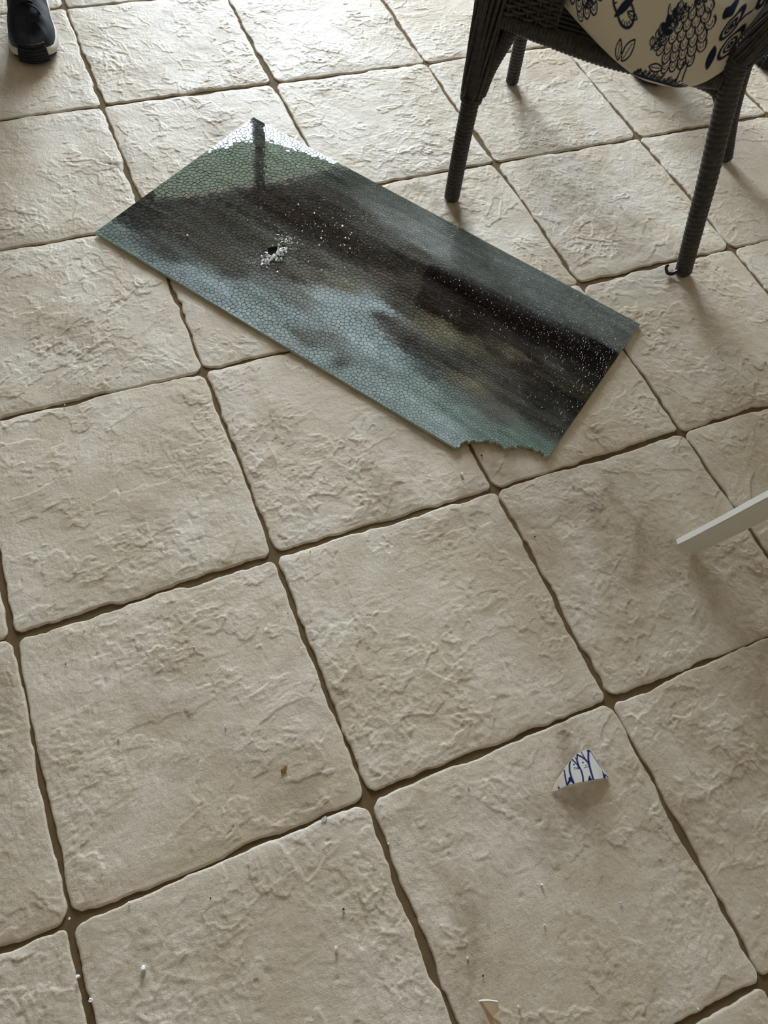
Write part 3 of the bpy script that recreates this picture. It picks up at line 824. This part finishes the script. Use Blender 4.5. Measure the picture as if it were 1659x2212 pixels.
def paint(P, S, ink, cloth):
    m = np.zeros(len(P))
    order = np.argsort(P[:, 0]); xs = P[order, 0]
    for pts, w, fill in S:
        lo, hi = pts.min(0) - w - 1, pts.max(0) + w + 1
        i0, i1 = np.searchsorted(xs, (lo[0], hi[0]))
        if i0 == i1: continue
        sel = order[i0:i1]; q = P[sel]
        k = (q[:, 1] > lo[1]) & (q[:, 1] < hi[1])
        sel, q = sel[k], q[k]
        if not len(sel): continue
        d = np.full(len(q), 1e9)
        for a, b in zip(pts[:-1], pts[1:]):
            ab = b - a; t = np.clip(((q - a) @ ab) / (ab @ ab + 1e-9), 0, 1)
            d = np.minimum(d, np.linalg.norm(q - a - t[:, None] * ab, axis=1))
        v = 1 - sstep(w * .55, w * 1.25, d)
        if fill: v = np.maximum(v, inside(q, pts) * 1.0)
        m[sel] = np.maximum(m[sel], v)
    return cloth[None] * (1 - m[:, None]) + ink[None] * m[:, None]

NT, NP = 900, 260
th = np.linspace(0, 2 * PI, NT, endpoint=False)
ph = np.linspace(-PI / 2, PI / 2, NP)
ca_, ha, hb, ex_n = np.array([.318, .235]), .228, .285, 2.8
tdn = np.linspace(0, 2 * PI, 20001)
cxd = np.sign(np.cos(tdn)) * np.abs(np.cos(tdn)) ** (2 / ex_n); cyd = np.sign(np.sin(tdn)) * np.abs(np.sin(tdn)) ** (2 / ex_n)
seg = np.hypot(np.diff(cxd) * ha, np.diff(cyd) * hb) * np.where((cyd[1:] < .2), 2.2, 1.0)     # finer along the front
al = np.concatenate([[0], np.cumsum(seg)]); sv = np.linspace(0, al[-1], NT, endpoint=False)
cx = np.interp(sv, al, cxd); cy = np.interp(sv, al, cyd)
rho = np.cos(ph).clip(0, 1) ** .62; zz = np.sin(ph); zz = np.sign(zz) * np.abs(zz) ** .95
yaw = -.13
X = ha * cx[:, None] * rho[None]; Y = hb * cy[:, None] * rho[None]
Z = .506 + .060 * zz[None] + 0 * X
# piping bulge at the seam, buttoned dimples, puckers
Z += .006 * fbm(X * 12 + 3, Y * 12 + 5, 3) * (zz[None] > 0)
for bx, by in ((-.02, -.10), (.09, -.02), (-.1, .05), (.05, .13)):
    Z -= .016 * np.exp(-((X - bx) ** 2 + (Y - by) ** 2) / .0011) * (zz[None] > 0)
XX = ca_[0] + X * math.cos(yaw) - Y * math.sin(yaw); YY = ca_[1] + X * math.sin(yaw) + Y * math.cos(yaw)
drop = sstep(.05, -.06, YY) * sstep(.10, .34, XX) * (1 - .35 * sstep(.42, .54, XX))
Z -= .060 * drop
V = np.stack([XX, YY, Z], -1)
arcl = np.concatenate([np.zeros((NT, 1)), np.cumsum(np.linalg.norm(np.diff(V, axis=1), axis=2), axis=1)], 1)
jeq = int(NP * .40)
tt = arcl - arcl[:, jeq:jeq + 1]
idx = np.arange(NT * NP).reshape(NT, NP)
i2 = np.roll(idx, -1, axis=0)
F = np.stack([idx[:, :-1], i2[:, :-1], i2[:, 1:], idx[:, 1:]], -1).reshape(-1, 4)
PP = np.stack([.87 * (210 + (X + .181) * 410 / .35) + 27, tt / .0012 + 10], -1).reshape(-1, 2)
ink, cloth = lin((34, 42, 62)), lin((214, 204, 182))
cc = paint(PP, strokes_cushion(), ink, cloth)
nC = attr_material('printed_cotton', 'print', .85, .2)
nC.bump(nC.math('MULTIPLY', nC.noise(nC.coord(), 900, 2), .0003))
PC0 = np.array([.315, .235, .0])
cush_me = bpy.data.meshes.new('seat_cushion')
cush_me.from_pydata((V.reshape(-1, 3) - PC0).tolist(), [], F.tolist()); cush_me.update()
cush_me.materials.append(nC.m); cush_me.shade_smooth()
at = cush_me.color_attributes.new('print', 'FLOAT_COLOR', 'POINT'); at.data.foreach_set('color', np.hstack([cc, np.ones((len(cc), 1))]).ravel())
cush = bpy.data.objects.new('seat_cushion', cush_me); COL.objects.link(cush)
EXv, EYv = np.array([.751613, -.659604]), np.array([.659604, .751613])
cl = np.array([1.17524, -1.00089]) + EXv * PC0[0] + EYv * PC0[1]
cush.location = (cl[0], cl[1], 0); cush.rotation_euler = (0, 0, math.atan2(-.659604, .751613))
tag(cush, 'cream seat cushion printed with navy flowers and butterflies on the wicker chair', 'cushion')

# ------------------------------------------------------------------ sneakers
M_NAVY = simple('navy_mesh_fabric', (.005, .008, .018), .62, .4, .25, 120, .0005, 900)
M_SOLEW = simple('off_white_rubber', (.62, .60, .54), .6, .4, .06, 40, .0003, 300)
M_RUB = simple('black_rubber', (.004, .006, .011), .55, .4, .1)
def outline(n, grow=0.0, k0=0, k1=None):
    """plan of the shoe: toe at y = 0, heel at y = .29"""
    ys = np.array([0, .004, .012, .025, .045, .075, .11, .15, .19, .23, .26, .28, .288, .29])
    wr = np.array([0, .016, .030, .041, .049, .0535, .0535, .047, .040, .038, .0365, .028, .014, 0])
    t = np.linspace(0, 1, n); s = (1 - np.cos(PI * t)) / 2 * .29
    w = np.interp(s, ys, wr)
    L_ = np.stack([w, s], 1); R2 = np.stack([-w[::-1][1:-1], s[::-1][1:-1]], 1)
    P = np.vstack([L_, R2])
    if grow:
        d = np.roll(P, -1, 0) - np.roll(P, 1, 0); nr = np.stack([d[:, 1], -d[:, 0]], 1)
        nr /= np.linalg.norm(nr, axis=1)[:, None]
        cen = np.array([0, .14]); sg = np.sign(((P - cen) * nr).sum(1)); P = P + nr * sg[:, None] * grow
    return P
def ring_loft(name, rings, mat, parent, cap_top=True):
    n = len(rings[0]); V = np.vstack(rings); F = []
    for a in range(len(rings) - 1):
        for i in range(n):
            j = (i + 1) % n; F.append((a * n + i, a * n + j, (a + 1) * n + j, (a + 1) * n + i))
    F.append(tuple(range(n - 1, -1, -1)))
    if cap_top: F.append(tuple((len(rings) - 1) * n + i for i in range(n)))
    o = mesh(name, V, F, mat, parent, True)
    return o
def lift(y): return .012 * sstep(.05, 0, y)
def make_sneaker(sole_mat):
    root = empty('sneaker', (0, 0, 0))
    def lay(grow, z):
        P = outline(46, grow); zz_ = np.broadcast_to(z, (len(P),))
        return np.stack([P[:, 0], P[:, 1], zz_ + lift(P[:, 1])], 1)
    ring_loft('outsole', [lay(.001, .001 - 0), lay(.004, .003), lay(.004, .007)], M_RUB, root)
    ring_loft('midsole', [lay(.003, .007), lay(.0075, .010), lay(.0085, .018), lay(.0060, .026), lay(.001, .030)], sole_mat, root)
    # upper: rings drawn in towards the top line
    rings = []
    base = outline(46, .0035)
    for k, q in enumerate(np.linspace(0, 1, 16)):
        y = base[:, 1]
        hgt = np.interp(y, [0, .02, .05, .09, .13, .17, .22, .29], [.030, .046, .056, .064, .080, .092, .088, .094])
        opening = sstep(.13, .20, y)
        fw = np.cos(q * PI / 2) ** .75 * (1 - opening * .0) + opening * .62 * np.sin(q * PI / 2)
        x = base[:, 0] * np.clip(fw, 0.0, 1.0)
        yy = y + (.052 * np.sin(q * PI / 2) ** 2) * (sstep(.10, 0, y)) - (.012 * q) * sstep(.24, .29, y)
        zt_ = .026 + lift(y) * (1 - q) + hgt * np.sin(q * PI / 2) ** .9
        rings.append(np.stack([x, yy, zt_], 1))
    ring_loft('upper', rings, M_NAVY, root, cap_top=True)
    # rubber bumper over the toe
    P = outline(46, .0070)
    k = [i for i in range(len(P)) if P[i, 1] < .0075]
    right = sorted([i for i in k if P[i, 0] >= 0], key=lambda i: -P[i, 1]); left = sorted([i for i in k if P[i, 0] < 0], key=lambda i: P[i, 1])
    loop = [tuple(P[i]) for i in right + left]
    m = MB()
    for gz, rr_ in ((.002, .0045), (.009, .0056), (.016, .0058), (.023, .0058), (.030, .0056), (.037, .005)):
        m.tube([(x * (1 - (gz - .01) * 4), y + max(0, gz - .028) * .9 + .002, gz + .008) for x, y in resample(loop, 26)], rr_, 8)
    m.build('toe_bumper', M_RUB, root)
    # tongue and laces
    m = MB()
    for i in range(6):
        y = .105 + i * .018; z = np.interp(y, [.09, .13, .17, .22], [.094, .108, .119, .119])
        m.tube(resample([(-.022, y + .004, z - .010), (-.01, y, z + .002), (.01, y + .004, z + .002), (.022, y + .009, z - .010)], 12), .0026, 6)
    m.tube(resample([(.0, .105, .098), (.022, .092, .094), (.034, .085, .078), (.040, .075, .066)], 14), .0022, 6)
    m.build('laces', M_RUB, root)
    return root
def copy_tree(o, parent=None):
    c = o.copy(); COL.objects.link(c); c.parent = parent
    for ch in list(o.children): copy_tree(ch, c)
    return c
def place_shoe(o, toe, heel_dir):
    o.location = (toe[0], toe[1], .0006)
    o.rotation_euler = (0, 0, math.atan2(heel_dir[1], heel_dir[0]) - PI / 2)
sh1 = make_sneaker(M_SOLEW)
toe = G(78, 141); hd = G(62, -140) - toe
place_shoe(sh1, toe, hd); hd1 = hd
tag(sh1, 'navy sneaker with white sole and black toe bumper, at the far left', 'shoe')
sh2 = make_sneaker(M_RUB)
toe = G(1412, 186); place_shoe(sh2, toe, (.30, .95))
tag(sh2, 'dark navy shoe whose toe shows just below the cushion edge', 'shoe', 'dark shoes behind the chair')
sh3 = copy_tree(sh2)
toe = G(1666, 156); place_shoe(sh3, toe, (.42, .90))
tag(sh3, 'dark shoe half cut off by the right edge beyond the chair', 'shoe', 'dark shoes behind the chair')

# ------------------------------------------------------------------ person standing in the sneaker
def make_person(st=.145):
    J = {}; order = []; ed_ = []
    def v(n, p, r, par=None):
        J[n] = len(order); order.append((p, r))
        if par: ed_.append((J[par], J[n]))
    v('pelvis', (0, 0, .93), (.155, .115))
    v('waist', (0, .01, 1.08), (.140, .100), 'pelvis'); v('chest', (0, .01, 1.28), (.165, .110), 'waist'); v('collar', (0, .0, 1.44), (.105, .075), 'chest')
    v('neck', (0, -.01, 1.51), (.055, .055), 'collar'); v('jaw', (0, -.035, 1.58), (.062, .075), 'neck'); v('skull', (0, -.02, 1.68), (.075, .092), 'jaw'); v('crown', (0, -.01, 1.745), (.052, .065), 'skull'); v('nose', (0, -.118, 1.635), (.012, .014), 'skull')
    for s in (-1, 1): v('ear%d' % s, (s * .082, -.005, 1.645), (.010, .018), 'skull')
    for s in (-1, 1):
        k = 'l' if s > 0 else 'r'
        v('hip' + k, (s * .095, 0, .86), (.092, .092), 'pelvis'); v('knee' + k, (s * (st * .55 + .045), -.015, .50), (.060, .062), 'hip' + k); v('calf' + k, (s * (st * .8 + .02), .012, .34), (.056, .058), 'knee' + k)
        v('ankle' + k, (s * st, .015, .11), (.040, .046), 'calf' + k)
        v('shoulder' + k, (s * .185, .0, 1.41), (.058, .058), 'collar'); v('elbow' + k, (s * .245, .03, 1.13), (.042, .042), 'shoulder' + k); v('wrist' + k, (s * .225, -.13, .95), (.027, .024), 'elbow' + k)
        v('palm' + k, (s * .218, -.175, .915), (.036, .016), 'wrist' + k)
        for q, (dx, L_) in enumerate(((-.026, .070), (-.009, .080), (.009, .075), (.026, .058))):
            a_ = k + str(q)
            v('kn' + a_, (s * .215 + dx, -.205, .893), (.0095, .0095), 'palm' + k); v('mid' + a_, (s * .213 + dx * 1.1, -.205 - L_ * .35, .893 - L_ * .45), (.0085, .0085), 'kn' + a_)
            v('tip' + a_, (s * .212 + dx * 1.1, -.205 - L_ * .38, .893 - L_ * .95), (.007, .007), 'mid' + a_)
        v('th' + k, (s * .188, -.185, .900), (.011, .011), 'palm' + k); v('tt' + k, (s * .172, -.215, .872), (.009, .009), 'th' + k)
    m = bpy.data.meshes.new('person')
    m.from_pydata([p for p, _ in order], ed_, [])
    o = bpy.data.objects.new('person', m); COL.objects.link(o)
    sk = o.modifiers.new('skin', 'SKIN'); sk.use_smooth_shade = True
    lay = m.skin_vertices[0].data if m.skin_vertices else None
    if lay is None:
        bpy.context.view_layer.objects.active = o
        bpy.ops.object.modifier_remove(modifier='skin')
        bpy.ops.object.modifier_add(type='SKIN'); lay = m.skin_vertices[0].data
    for i, (_, r) in enumerate(order): lay[i].radius = r
    lay[0].use_root = True
    sb = o.modifiers.new('sub', 'SUBSURF'); sb.levels = 1; sb.render_levels = 2
    n = N('clothing_and_skin'); c_ = n.node('SeparateXYZ', 0, Vector=n.coord())
    sep = [x for x in n.n if x.bl_idname == 'ShaderNodeSeparateXYZ'][0].outputs
    skin = n.math('MAXIMUM', n.math('GREATER_THAN', sep[2], 1.475), n.math('MULTIPLY', n.math('LESS_THAN', sep[1], -.115), n.math('LESS_THAN', sep[2], 1.0)))
    col = n.mix(n.math('GREATER_THAN', sep[2], .99), (.030, .034, .045), (.10, .12, .16))
    n.set(Base_Color=n.mix(skin, col, (.45, .27, .19)), Roughness=.75, Specular_IOR_Level=.3)
    m.materials.append(n.m)
    hm = simple('dark_hair', (.02, .014, .010), .6, .4, .3, 80, .001, 300); em = simple('eye_dark', (.015, .012, .010), .2, .6)
    bm = bmesh.new(); bmesh.ops.create_uvsphere(bm, u_segments=20, v_segments=14, radius=1)
    bmesh.ops.delete(bm, geom=[q for q in bm.verts if q.co.z < -.15 and q.co.y < .3 or q.co.z < -.7 or (q.co.z < .35 and q.co.y < -.45)], context='VERTS')
    for q in bm.verts: q.co = Vector((q.co.x * .087, q.co.y * .108 - .012, q.co.z * .105 + 1.685))
    obj('hair', bm, hm, o, True)
    for s in (-1, 1):
        bm = bmesh.new(); bmesh.ops.create_uvsphere(bm, u_segments=10, v_segments=8, radius=.010, matrix=Matrix.Translation((s * .031, -.098, 1.662)))
        obj('eye', bm, em, o, True)
    bm = bmesh.new(); bmesh.ops.create_uvsphere(bm, u_segments=12, v_segments=8, radius=1)
    for q in bm.verts: q.co = Vector((q.co.x * .024, q.co.y * .008 - .098, q.co.z * .006 + 1.588))
    obj('mouth', bm, simple('lips', (.36, .14, .12), .5, .4), o, True)
    return o
per = make_person()
an = math.atan2(hd1[1], hd1[0]) - PI / 2
ankle = np.array(sh1.location[:2]) + np.array([math.cos(an + PI / 2), math.sin(an + PI / 2)]) * .225
off_ = np.array([math.cos(an), math.sin(an)]) * .145
per.location = (*(ankle - off_ + np.array([0, 0])), 0.0); per.rotation_euler = (0, 0, an)
sh4 = copy_tree(sh1)
sh4.location = (*(np.array(sh1.location[:2]) - 2 * off_), .0006)
tag(sh4, 'matching navy sneaker on the left person, hidden beyond the photo edge', 'shoe')
tag(per, 'person wearing the navy sneaker, standing almost wholly outside the photo', 'person')

p2 = [np.array(o_.location[:2]) + np.array([math.sin(-o_.rotation_euler[2]), math.cos(o_.rotation_euler[2])]) * .225 for o_ in (sh2, sh3)]
per2 = make_person(float(np.linalg.norm(p2[1] - p2[0]) / 2))
per2.location = (*((p2[0] + p2[1]) / 2), 0.0); per2.scale = (1.15, 1.3, 1.0); per2.rotation_euler = (0, 0, math.atan2(*(p2[1] - p2[0])[::-1]))  # body stretched wider to block more door light behind the chair
tag(per2, 'person standing behind the wicker chair, wearing the two dark shoes', 'person')

# ------------------------------------------------------------------ white chair, one sabre leg in view
wc = empty('white_chair', (1.60, -2.0, 0), 'white painted wooden chair of which one curved leg shows', 'chair')
WC0 = np.array([1.60, -2.0, 0.])
def sabre(path, name='leg'):
    P = resample(path, 34); n_ = len(P)
    t = np.gradient(P, axis=0); t /= np.linalg.norm(t, axis=1)[:, None]
    side = np.array([-.55, -.80, .12])
    V = []
    hw = np.linspace(.022, .027, n_); ht = np.linspace(.0085, .010, n_)
    for i in range(n_):
        a = side - t[i] * (side @ t[i]); a /= np.linalg.norm(a); b = np.cross(a, t[i])
        for sa, sb in ((1, 1), (1, -1), (-1, -1), (-1, 1)):
            # eased corners
            for e in ((.8, 1), (1, .88)) if sa * sb > 0 else ((1, .88), (.8, 1)):
                V.append(P[i] + a * sa * ht[i] * e[0] + b * sb * hw[i] * e[1])
    F = []
    for i in range(n_ - 1):
        for j in range(8):
            k = (j + 1) % 8; F.append((i * 8 + j, i * 8 + k, (i + 1) * 8 + k, (i + 1) * 8 + j))
    F.append(tuple(range(7, -1, -1))); F.append(tuple((n_ - 1) * 8 + j for j in range(8)))
    V = np.array(V); V[:, 2] = np.maximum(V[:, 2], .0008)
    bm = bmesh.new()
    vs = [bm.verts.new(tuple(p - WC0)) for p in V]
    for q in F:
        try: bm.faces.new([vs[i] for i in q])
        except ValueError: pass
    bmesh.ops.recalc_face_normals(bm, faces=bm.faces[:])
    return obj(name, bm, M_WHITEWOOD, wc)
lp = [G(1474, 1184, .006), G(1530, 1157, .045), G(1595, 1124, .10), G(1660, 1090, .155)]
e_ = lp[-1]
lp += [np.array([e_[0] + .045, e_[1] - .015, .25]), np.array([e_[0] + .07, e_[1] - .02, .36]), np.array([e_[0] + .075, e_[1] - .02, .44])]
l0 = sabre(lp)
sx_, sy_ = .40, .38
for (dx, dy) in ((.40, .06), (.06, -.38), (.44, -.32)):
    base = np.array([lp[-1][0] + dx, lp[-1][1] + dy])
    sabre([(base[0] + .03 * (1 if dx > .2 else -1), base[1], .006), (base[0] + .01 * (1 if dx > .2 else -1), base[1], .2), (base[0], base[1], .44)])
bm = bmesh.new()
ctr = np.array([lp[-1][0] + .225, lp[-1][1] - .16])
ang_ = math.atan2(.06, .40)
pts = []
for a in np.linspace(0, 2 * PI, 40, endpoint=False):
    x = .235 * np.sign(math.cos(a)) * abs(math.cos(a)) ** .45; y = .225 * np.sign(math.sin(a)) * abs(math.sin(a)) ** .45
    pts.append((ctr[0] + x * math.cos(ang_) - y * math.sin(ang_) - WC0[0], ctr[1] + x * math.sin(ang_) + y * math.cos(ang_) - WC0[1]))
lo = [bm.verts.new((*p, .435)) for p in pts]; hi = [bm.verts.new((*p, .46)) for p in pts]
bm.faces.new(lo[::-1]); bm.faces.new(hi)
for i in range(40): bm.faces.new((lo[i], lo[(i + 1) % 40], hi[(i + 1) % 40], hi[i]))
obj('seat', bm, M_WHITEWOOD, wc)
bk = [np.array([lp[-1][0] + .03, lp[-1][1] + .0, .46]) - WC0, np.array([lp[-1][0] + .07, lp[-1][1] - .33, .46]) - WC0]
for q in bk:
    m = MB(); m.tube(resample([q, q + (-.01, 0, .22), q + (-.05, 0, .45)], 14), .016, 8); m.build('back_post', M_WHITEWOOD, wc)
for hz in (.14, .28, .42):
    m = MB(); off = -.05 * (hz / .45) ** 1.5
    m.tube(resample([bk[0] + (off, 0, hz), (bk[0] + bk[1]) / 2 + (off - .02, 0, hz), bk[1] + (off, 0, hz)], 14), .018, 8, .5); m.build('back_slat', M_WHITEWOOD, wc)

# ------------------------------------------------------------------ pottery shards
zp = lambda x, y: (1140 + x / 6.9125, 1580 + y / 6.9125)
SH = [(372, 892), (400, 800), (450, 715), (505, 640), (560, 545), (610, 480), (660, 410), (730, 345), (800, 300), (880, 274), (928, 285), (945, 330), (962, 430), (1000, 468), (1060, 540), (1130, 605), (1205, 688),
      (1110, 698), (980, 720), (830, 750), (700, 775), (590, 805), (470, 860), (415, 890)]
SS = []
def sl(p, w=13, fill=False): SS.append((np.array(p, float), w, fill))
sl([(905, 280), (905, 420), (925, 530), (950, 620), (980, 720)], 17); sl([(895, 290), (925, 290), (935, 300)], 16)
sl([(740, 350), (735, 430), (760, 510), (800, 590), (822, 670), (830, 750)], 15)
sl([(730, 345), (800, 375), (860, 420), (905, 470)], 15); sl([(800, 310), (835, 370), (870, 430), (905, 470)], 9)
sl([(640, 420), (622, 500), (625, 590), (650, 680), (690, 775)], 16); sl([(655, 410), (700, 455), (745, 500), (765, 545)], 13); sl([(700, 380), (725, 420), (735, 450)], 8)
sl([(540, 575), (555, 650), (570, 730), (590, 805), (612, 760), (628, 690), (650, 740), (690, 775)], 14)
sl([(440, 800), (455, 830), (475, 862)], 13)
sl([(905, 742), (920, 665), (962, 735)], 8, True); sl([(1120, 600), (1135, 695), (1160, 690), (1150, 640)], 8, True); sl([(1150, 640), (1205, 690)], 10)
sl([(610, 700), (645, 690), (640, 740), (600, 790)], 8, True)
for p in ((690, 494), (823, 464)): sl([(p[0] - 2, p[1] - 3), (p[0] + 2, p[1] + 3)], 13)
sl([(688, 545), (720, 540), (760, 545)], 6); sl([(700, 566), (730, 558), (768, 556)], 6); sl([(858, 508), (885, 498), (910, 497)], 6); sl([(845, 545), (880, 530), (915, 527)], 6)
tipA, tipB, apex = G(*zp(372, 892)), G(*zp(1205, 688)), G(*zp(900, 280))
mid = (tipA + tipB) / 2; axis = (tipB - tipA)[:2]; halfL = np.linalg.norm(axis) / 2; axis = axis / (2 * halfL)
def shard_z(x, y):
    z = .006
    for _ in range(6):
        p = G(*zp(x, y), z)
        s = ((p - mid)[:2] @ axis) / halfL
        dpt = np.clip(((p - mid)[:2] @ np.array([-axis[1], axis[0]])) / .075, 0, 1)
        z = .0032 + .016 * max(0, 1 - s * s) * (1 - .55 * dpt ** 1.2)
    return p
bm = bmesh.new()
from mathutils import geometry as _g
poly = resample(SH + [SH[0]], 180)[:-1]
gx_, gy_ = np.meshgrid(np.arange(360, 1215, 7), np.arange(268, 900, 7))
gp = np.stack([gx_.ravel(), gy_.ravel()], 1).astype(float)
gp = gp[inside(gp, poly)]
dmin = np.min(np.linalg.norm(gp[:, None] - poly[None], axis=2), axis=1); gp = gp[dmin > 4]
allp = np.vstack([poly, gp])
vv, _, ff, *_r = delaunay_2d_cdt([Vector((float(a), float(b))) for a, b in allp], [], [list(range(len(poly)))], 1, 1e-6, False)
vp = np.array([(a.x, a.y) for a in vv])
topv = np.array([shard_z(*p) for p in vp])
n0 = len(topv)
SO = np.array([mid[0], mid[1], 0])
low = topv.copy(); low[:, 2] -= .0032
cen2 = topv.mean(0)
low[:, :2] = cen2[:2] + (low[:, :2] - cen2[:2]) * 1.0
fl = []
ed = {}
for f in ff:
    f = list(f)
    a, b, c = topv[f[0]], topv[f[1]], topv[f[2]]
    if np.cross(b - a, c - a)[2] < 0: f = f[::-1]
    fl.append(f)
    for i in range(len(f)): ed[(f[i], f[(i + 1) % len(f)])] = 1
allf = [tuple(f) for f in fl] + [tuple(q + n0 for q in f[::-1]) for f in fl]
for (a, b) in list(ed):
    if (b, a) not in ed: allf.append((b, a, a + n0, b + n0))
shard = mesh('pottery_shard', np.vstack([topv, low]) - SO, allf, None)
shard.location = tuple(SO)
pc = paint(vp, SS, lin((26, 32, 92)), lin((226, 226, 222)))
lip = [(372, 892), (440, 740), (505, 640), (560, 545)]
dl = np.full(len(vp), 1e9)
for a, b in zip([(385, 892), (420, 810), (470, 700)], [(420, 810), (470, 700), (512, 625)]):
    a, b = np.array(a, float), np.array(b, float); ab = b - a; t = np.clip(((vp - a) @ ab) / (ab @ ab), 0, 1)
    dl = np.minimum(dl, np.linalg.norm(vp - a - t[:, None] * ab, axis=1))
k = sstep(40, 24, dl)[:, None]
pc = pc * (1 - k) + lin((236, 226, 206))[None] * k
pc = np.vstack([pc, np.tile(lin((226, 214, 192)), (n0, 1))])
nS = attr_material('glazed_fish_pottery', 'print', .18, .5); shard.data.materials.append(nS.m)
at = shard.data.color_attributes.new('print', 'FLOAT_COLOR', 'POINT'); at.data.foreach_set('color', np.hstack([pc, np.ones((len(pc), 1))]).ravel())
tag(shard, 'white pottery shard painted with blue fish lying on a beige tile', 'pottery shard')
# small cream shard at the near edge
zq = lambda x, y: (900 + x / 4.1475, 2000 + y / 4.1475)
SB = [(565, 686), (590, 680), (660, 680), (732, 690), (738, 760), (746, 860), (752, 960), (730, 1010), (700, 960), (662, 880), (640, 830), (612, 770)]
tv = []
for i, p in enumerate(SB):
    z = .0125 if i in (1, 2, 3) else (.011 if i in (0, 4, 5) else .005)
    tv.append(G(*zq(*p), z))
tv = np.array(tv); SO2 = np.array([*tv.mean(0)[:2], 0]); n2 = len(tv)
cen = tv.mean(0) + (0, 0, .002)
lowv = tv - (0, 0, .0036)
V = np.vstack([tv, lowv, cen[None]]) - SO2
Fq = [(i, (i + 1) % n2, 2 * n2) for i in range(n2)] + [tuple(range(n2, 2 * n2))] + [(i, i + n2, (i + 1) % n2 + n2, (i + 1) % n2) for i in range(n2)]
bm = bmesh.new(); vs = [bm.verts.new(tuple(p)) for p in V]
for q in Fq: bm.faces.new([vs[i] for i in q])
bmesh.ops.recalc_face_normals(bm, faces=bm.faces[:])
s2 = obj('pottery_shard', bm, simple('cream_glaze', lin((216, 192, 160)).tolist(), .3, .5, .06, 60))
s2.location = tuple(SO2)
tag(s2, 'small cream pottery shard cut off by the bottom edge of the photo', 'pottery shard')
m = MB(); ep = [tv[i] - SO2 + (0, .0012, -.0012) for i in (0, 1, 2, 3)]
m.tube(resample(ep, 16), .0016, 6); m.build('broken_rim', simple('white_clay', (.86, .84, .78), .7, .3, .05), s2)

# ------------------------------------------------------------------ crumbs on the floor
rf = random.Random(9)
FL = [(182, 1360, 3), (205, 1347, 3), (419, 1398, 3.5), (410, 1360, 2), (160, 1582, 3), (256, 1595, 3.5), (356, 1600, 3), (487, 1568, 4), (527, 1431, 2.5), (125, 1335, 3), (670, 1191, 3), (169, 2109, 7), (197, 2161, 7), (310, 2090, 8),
      (726, 2048, 6), (279, 1950, 4), (150, 1985, 4), (806, 1865, 3), (1170, 1911, 5), (1011, 1700, 3), (1010, 2069, 4), (1121, 2174, 5), (1340, 1950, 4), (1507, 2179, 4), (839, 1823, 4), (1176, 1999, 4), (997, 1025, 7), (1652, 780, 4), (1612, 884, 3),
      (1395, 272, 4), (1340, 444, 6), (1402, 471, 4), (1270, 690, 3), (140, 875, 3), (90, 935, 3), (1592, 800, 3), (218, 512, 5), (60, 810, 3), (880, 560, 2), (912, 395, 3), (965, 470, 3), (1490, 700, 3)]
for u, v, s in FL:
    c = G(u, v, .0004)
    crumb_thing('glass_crumb', (c[0], c[1], .0002), s * .00098, M_CRUMB, 'tiny white glass crumb scattered on the beige floor tiles', 'glass crumb', 'glass crumbs on the floor', rf)
M_SPECK = simple('dark_grit', (.03, .025, .02), .8, .3)
for u, v, s in [(622, 1325, 3), (142, 1435, 3), (742, 1964, 5), (455, 1940, 3), (1040, 984, 5), (1389, 1652, 4), (1043, 2108, 4), (1155, 1160, 4), (700, 1030, 3)]:
    c = G(u, v, .0004)
    crumb_thing('grit', (c[0], c[1], .0002), s * .0008, M_SPECK, 'tiny dark speck of grit on the beige floor tiles', 'grit', 'dark specks on the floor', rf)
M_TAN = simple('dry_leaf_tan', lin((176, 146, 92)).tolist(), .6, .4, .2, 300)
for (u, v, s, st, an, lab) in [(739, 1469, .0085, 1.5, 1.1, 'pale tan flake on the central tile'), (614, 1661, .013, 1.9, .7, 'brown seed husk on the tile left of the centre joint')]:
    c = G(u, v, .0004)
    crumb_thing('plant_flake', (c[0], c[1], .0002), s * .75, M_TAN if s < .01 else simple('brown_husk', lin((138, 104, 50)).tolist(), .6, .4, .3, 300), lab, 'flake', None, rf, flat=.18, stretch=st, ang=an)
nn = N('clear_glass'); nn.set(Base_Color=(.9, .95, .93), Roughness=.05, Transmission_Weight=.7, IOR=1.5)
c = G(700, 1772, -.002)
crumb_thing('glass_sliver', (c[0], c[1], -.0040), .0085, nn.m, 'clear glass sliver lodged in the grout joint near the centre', 'glass sliver', None, rf, flat=.45, stretch=1.7, ang=.5)
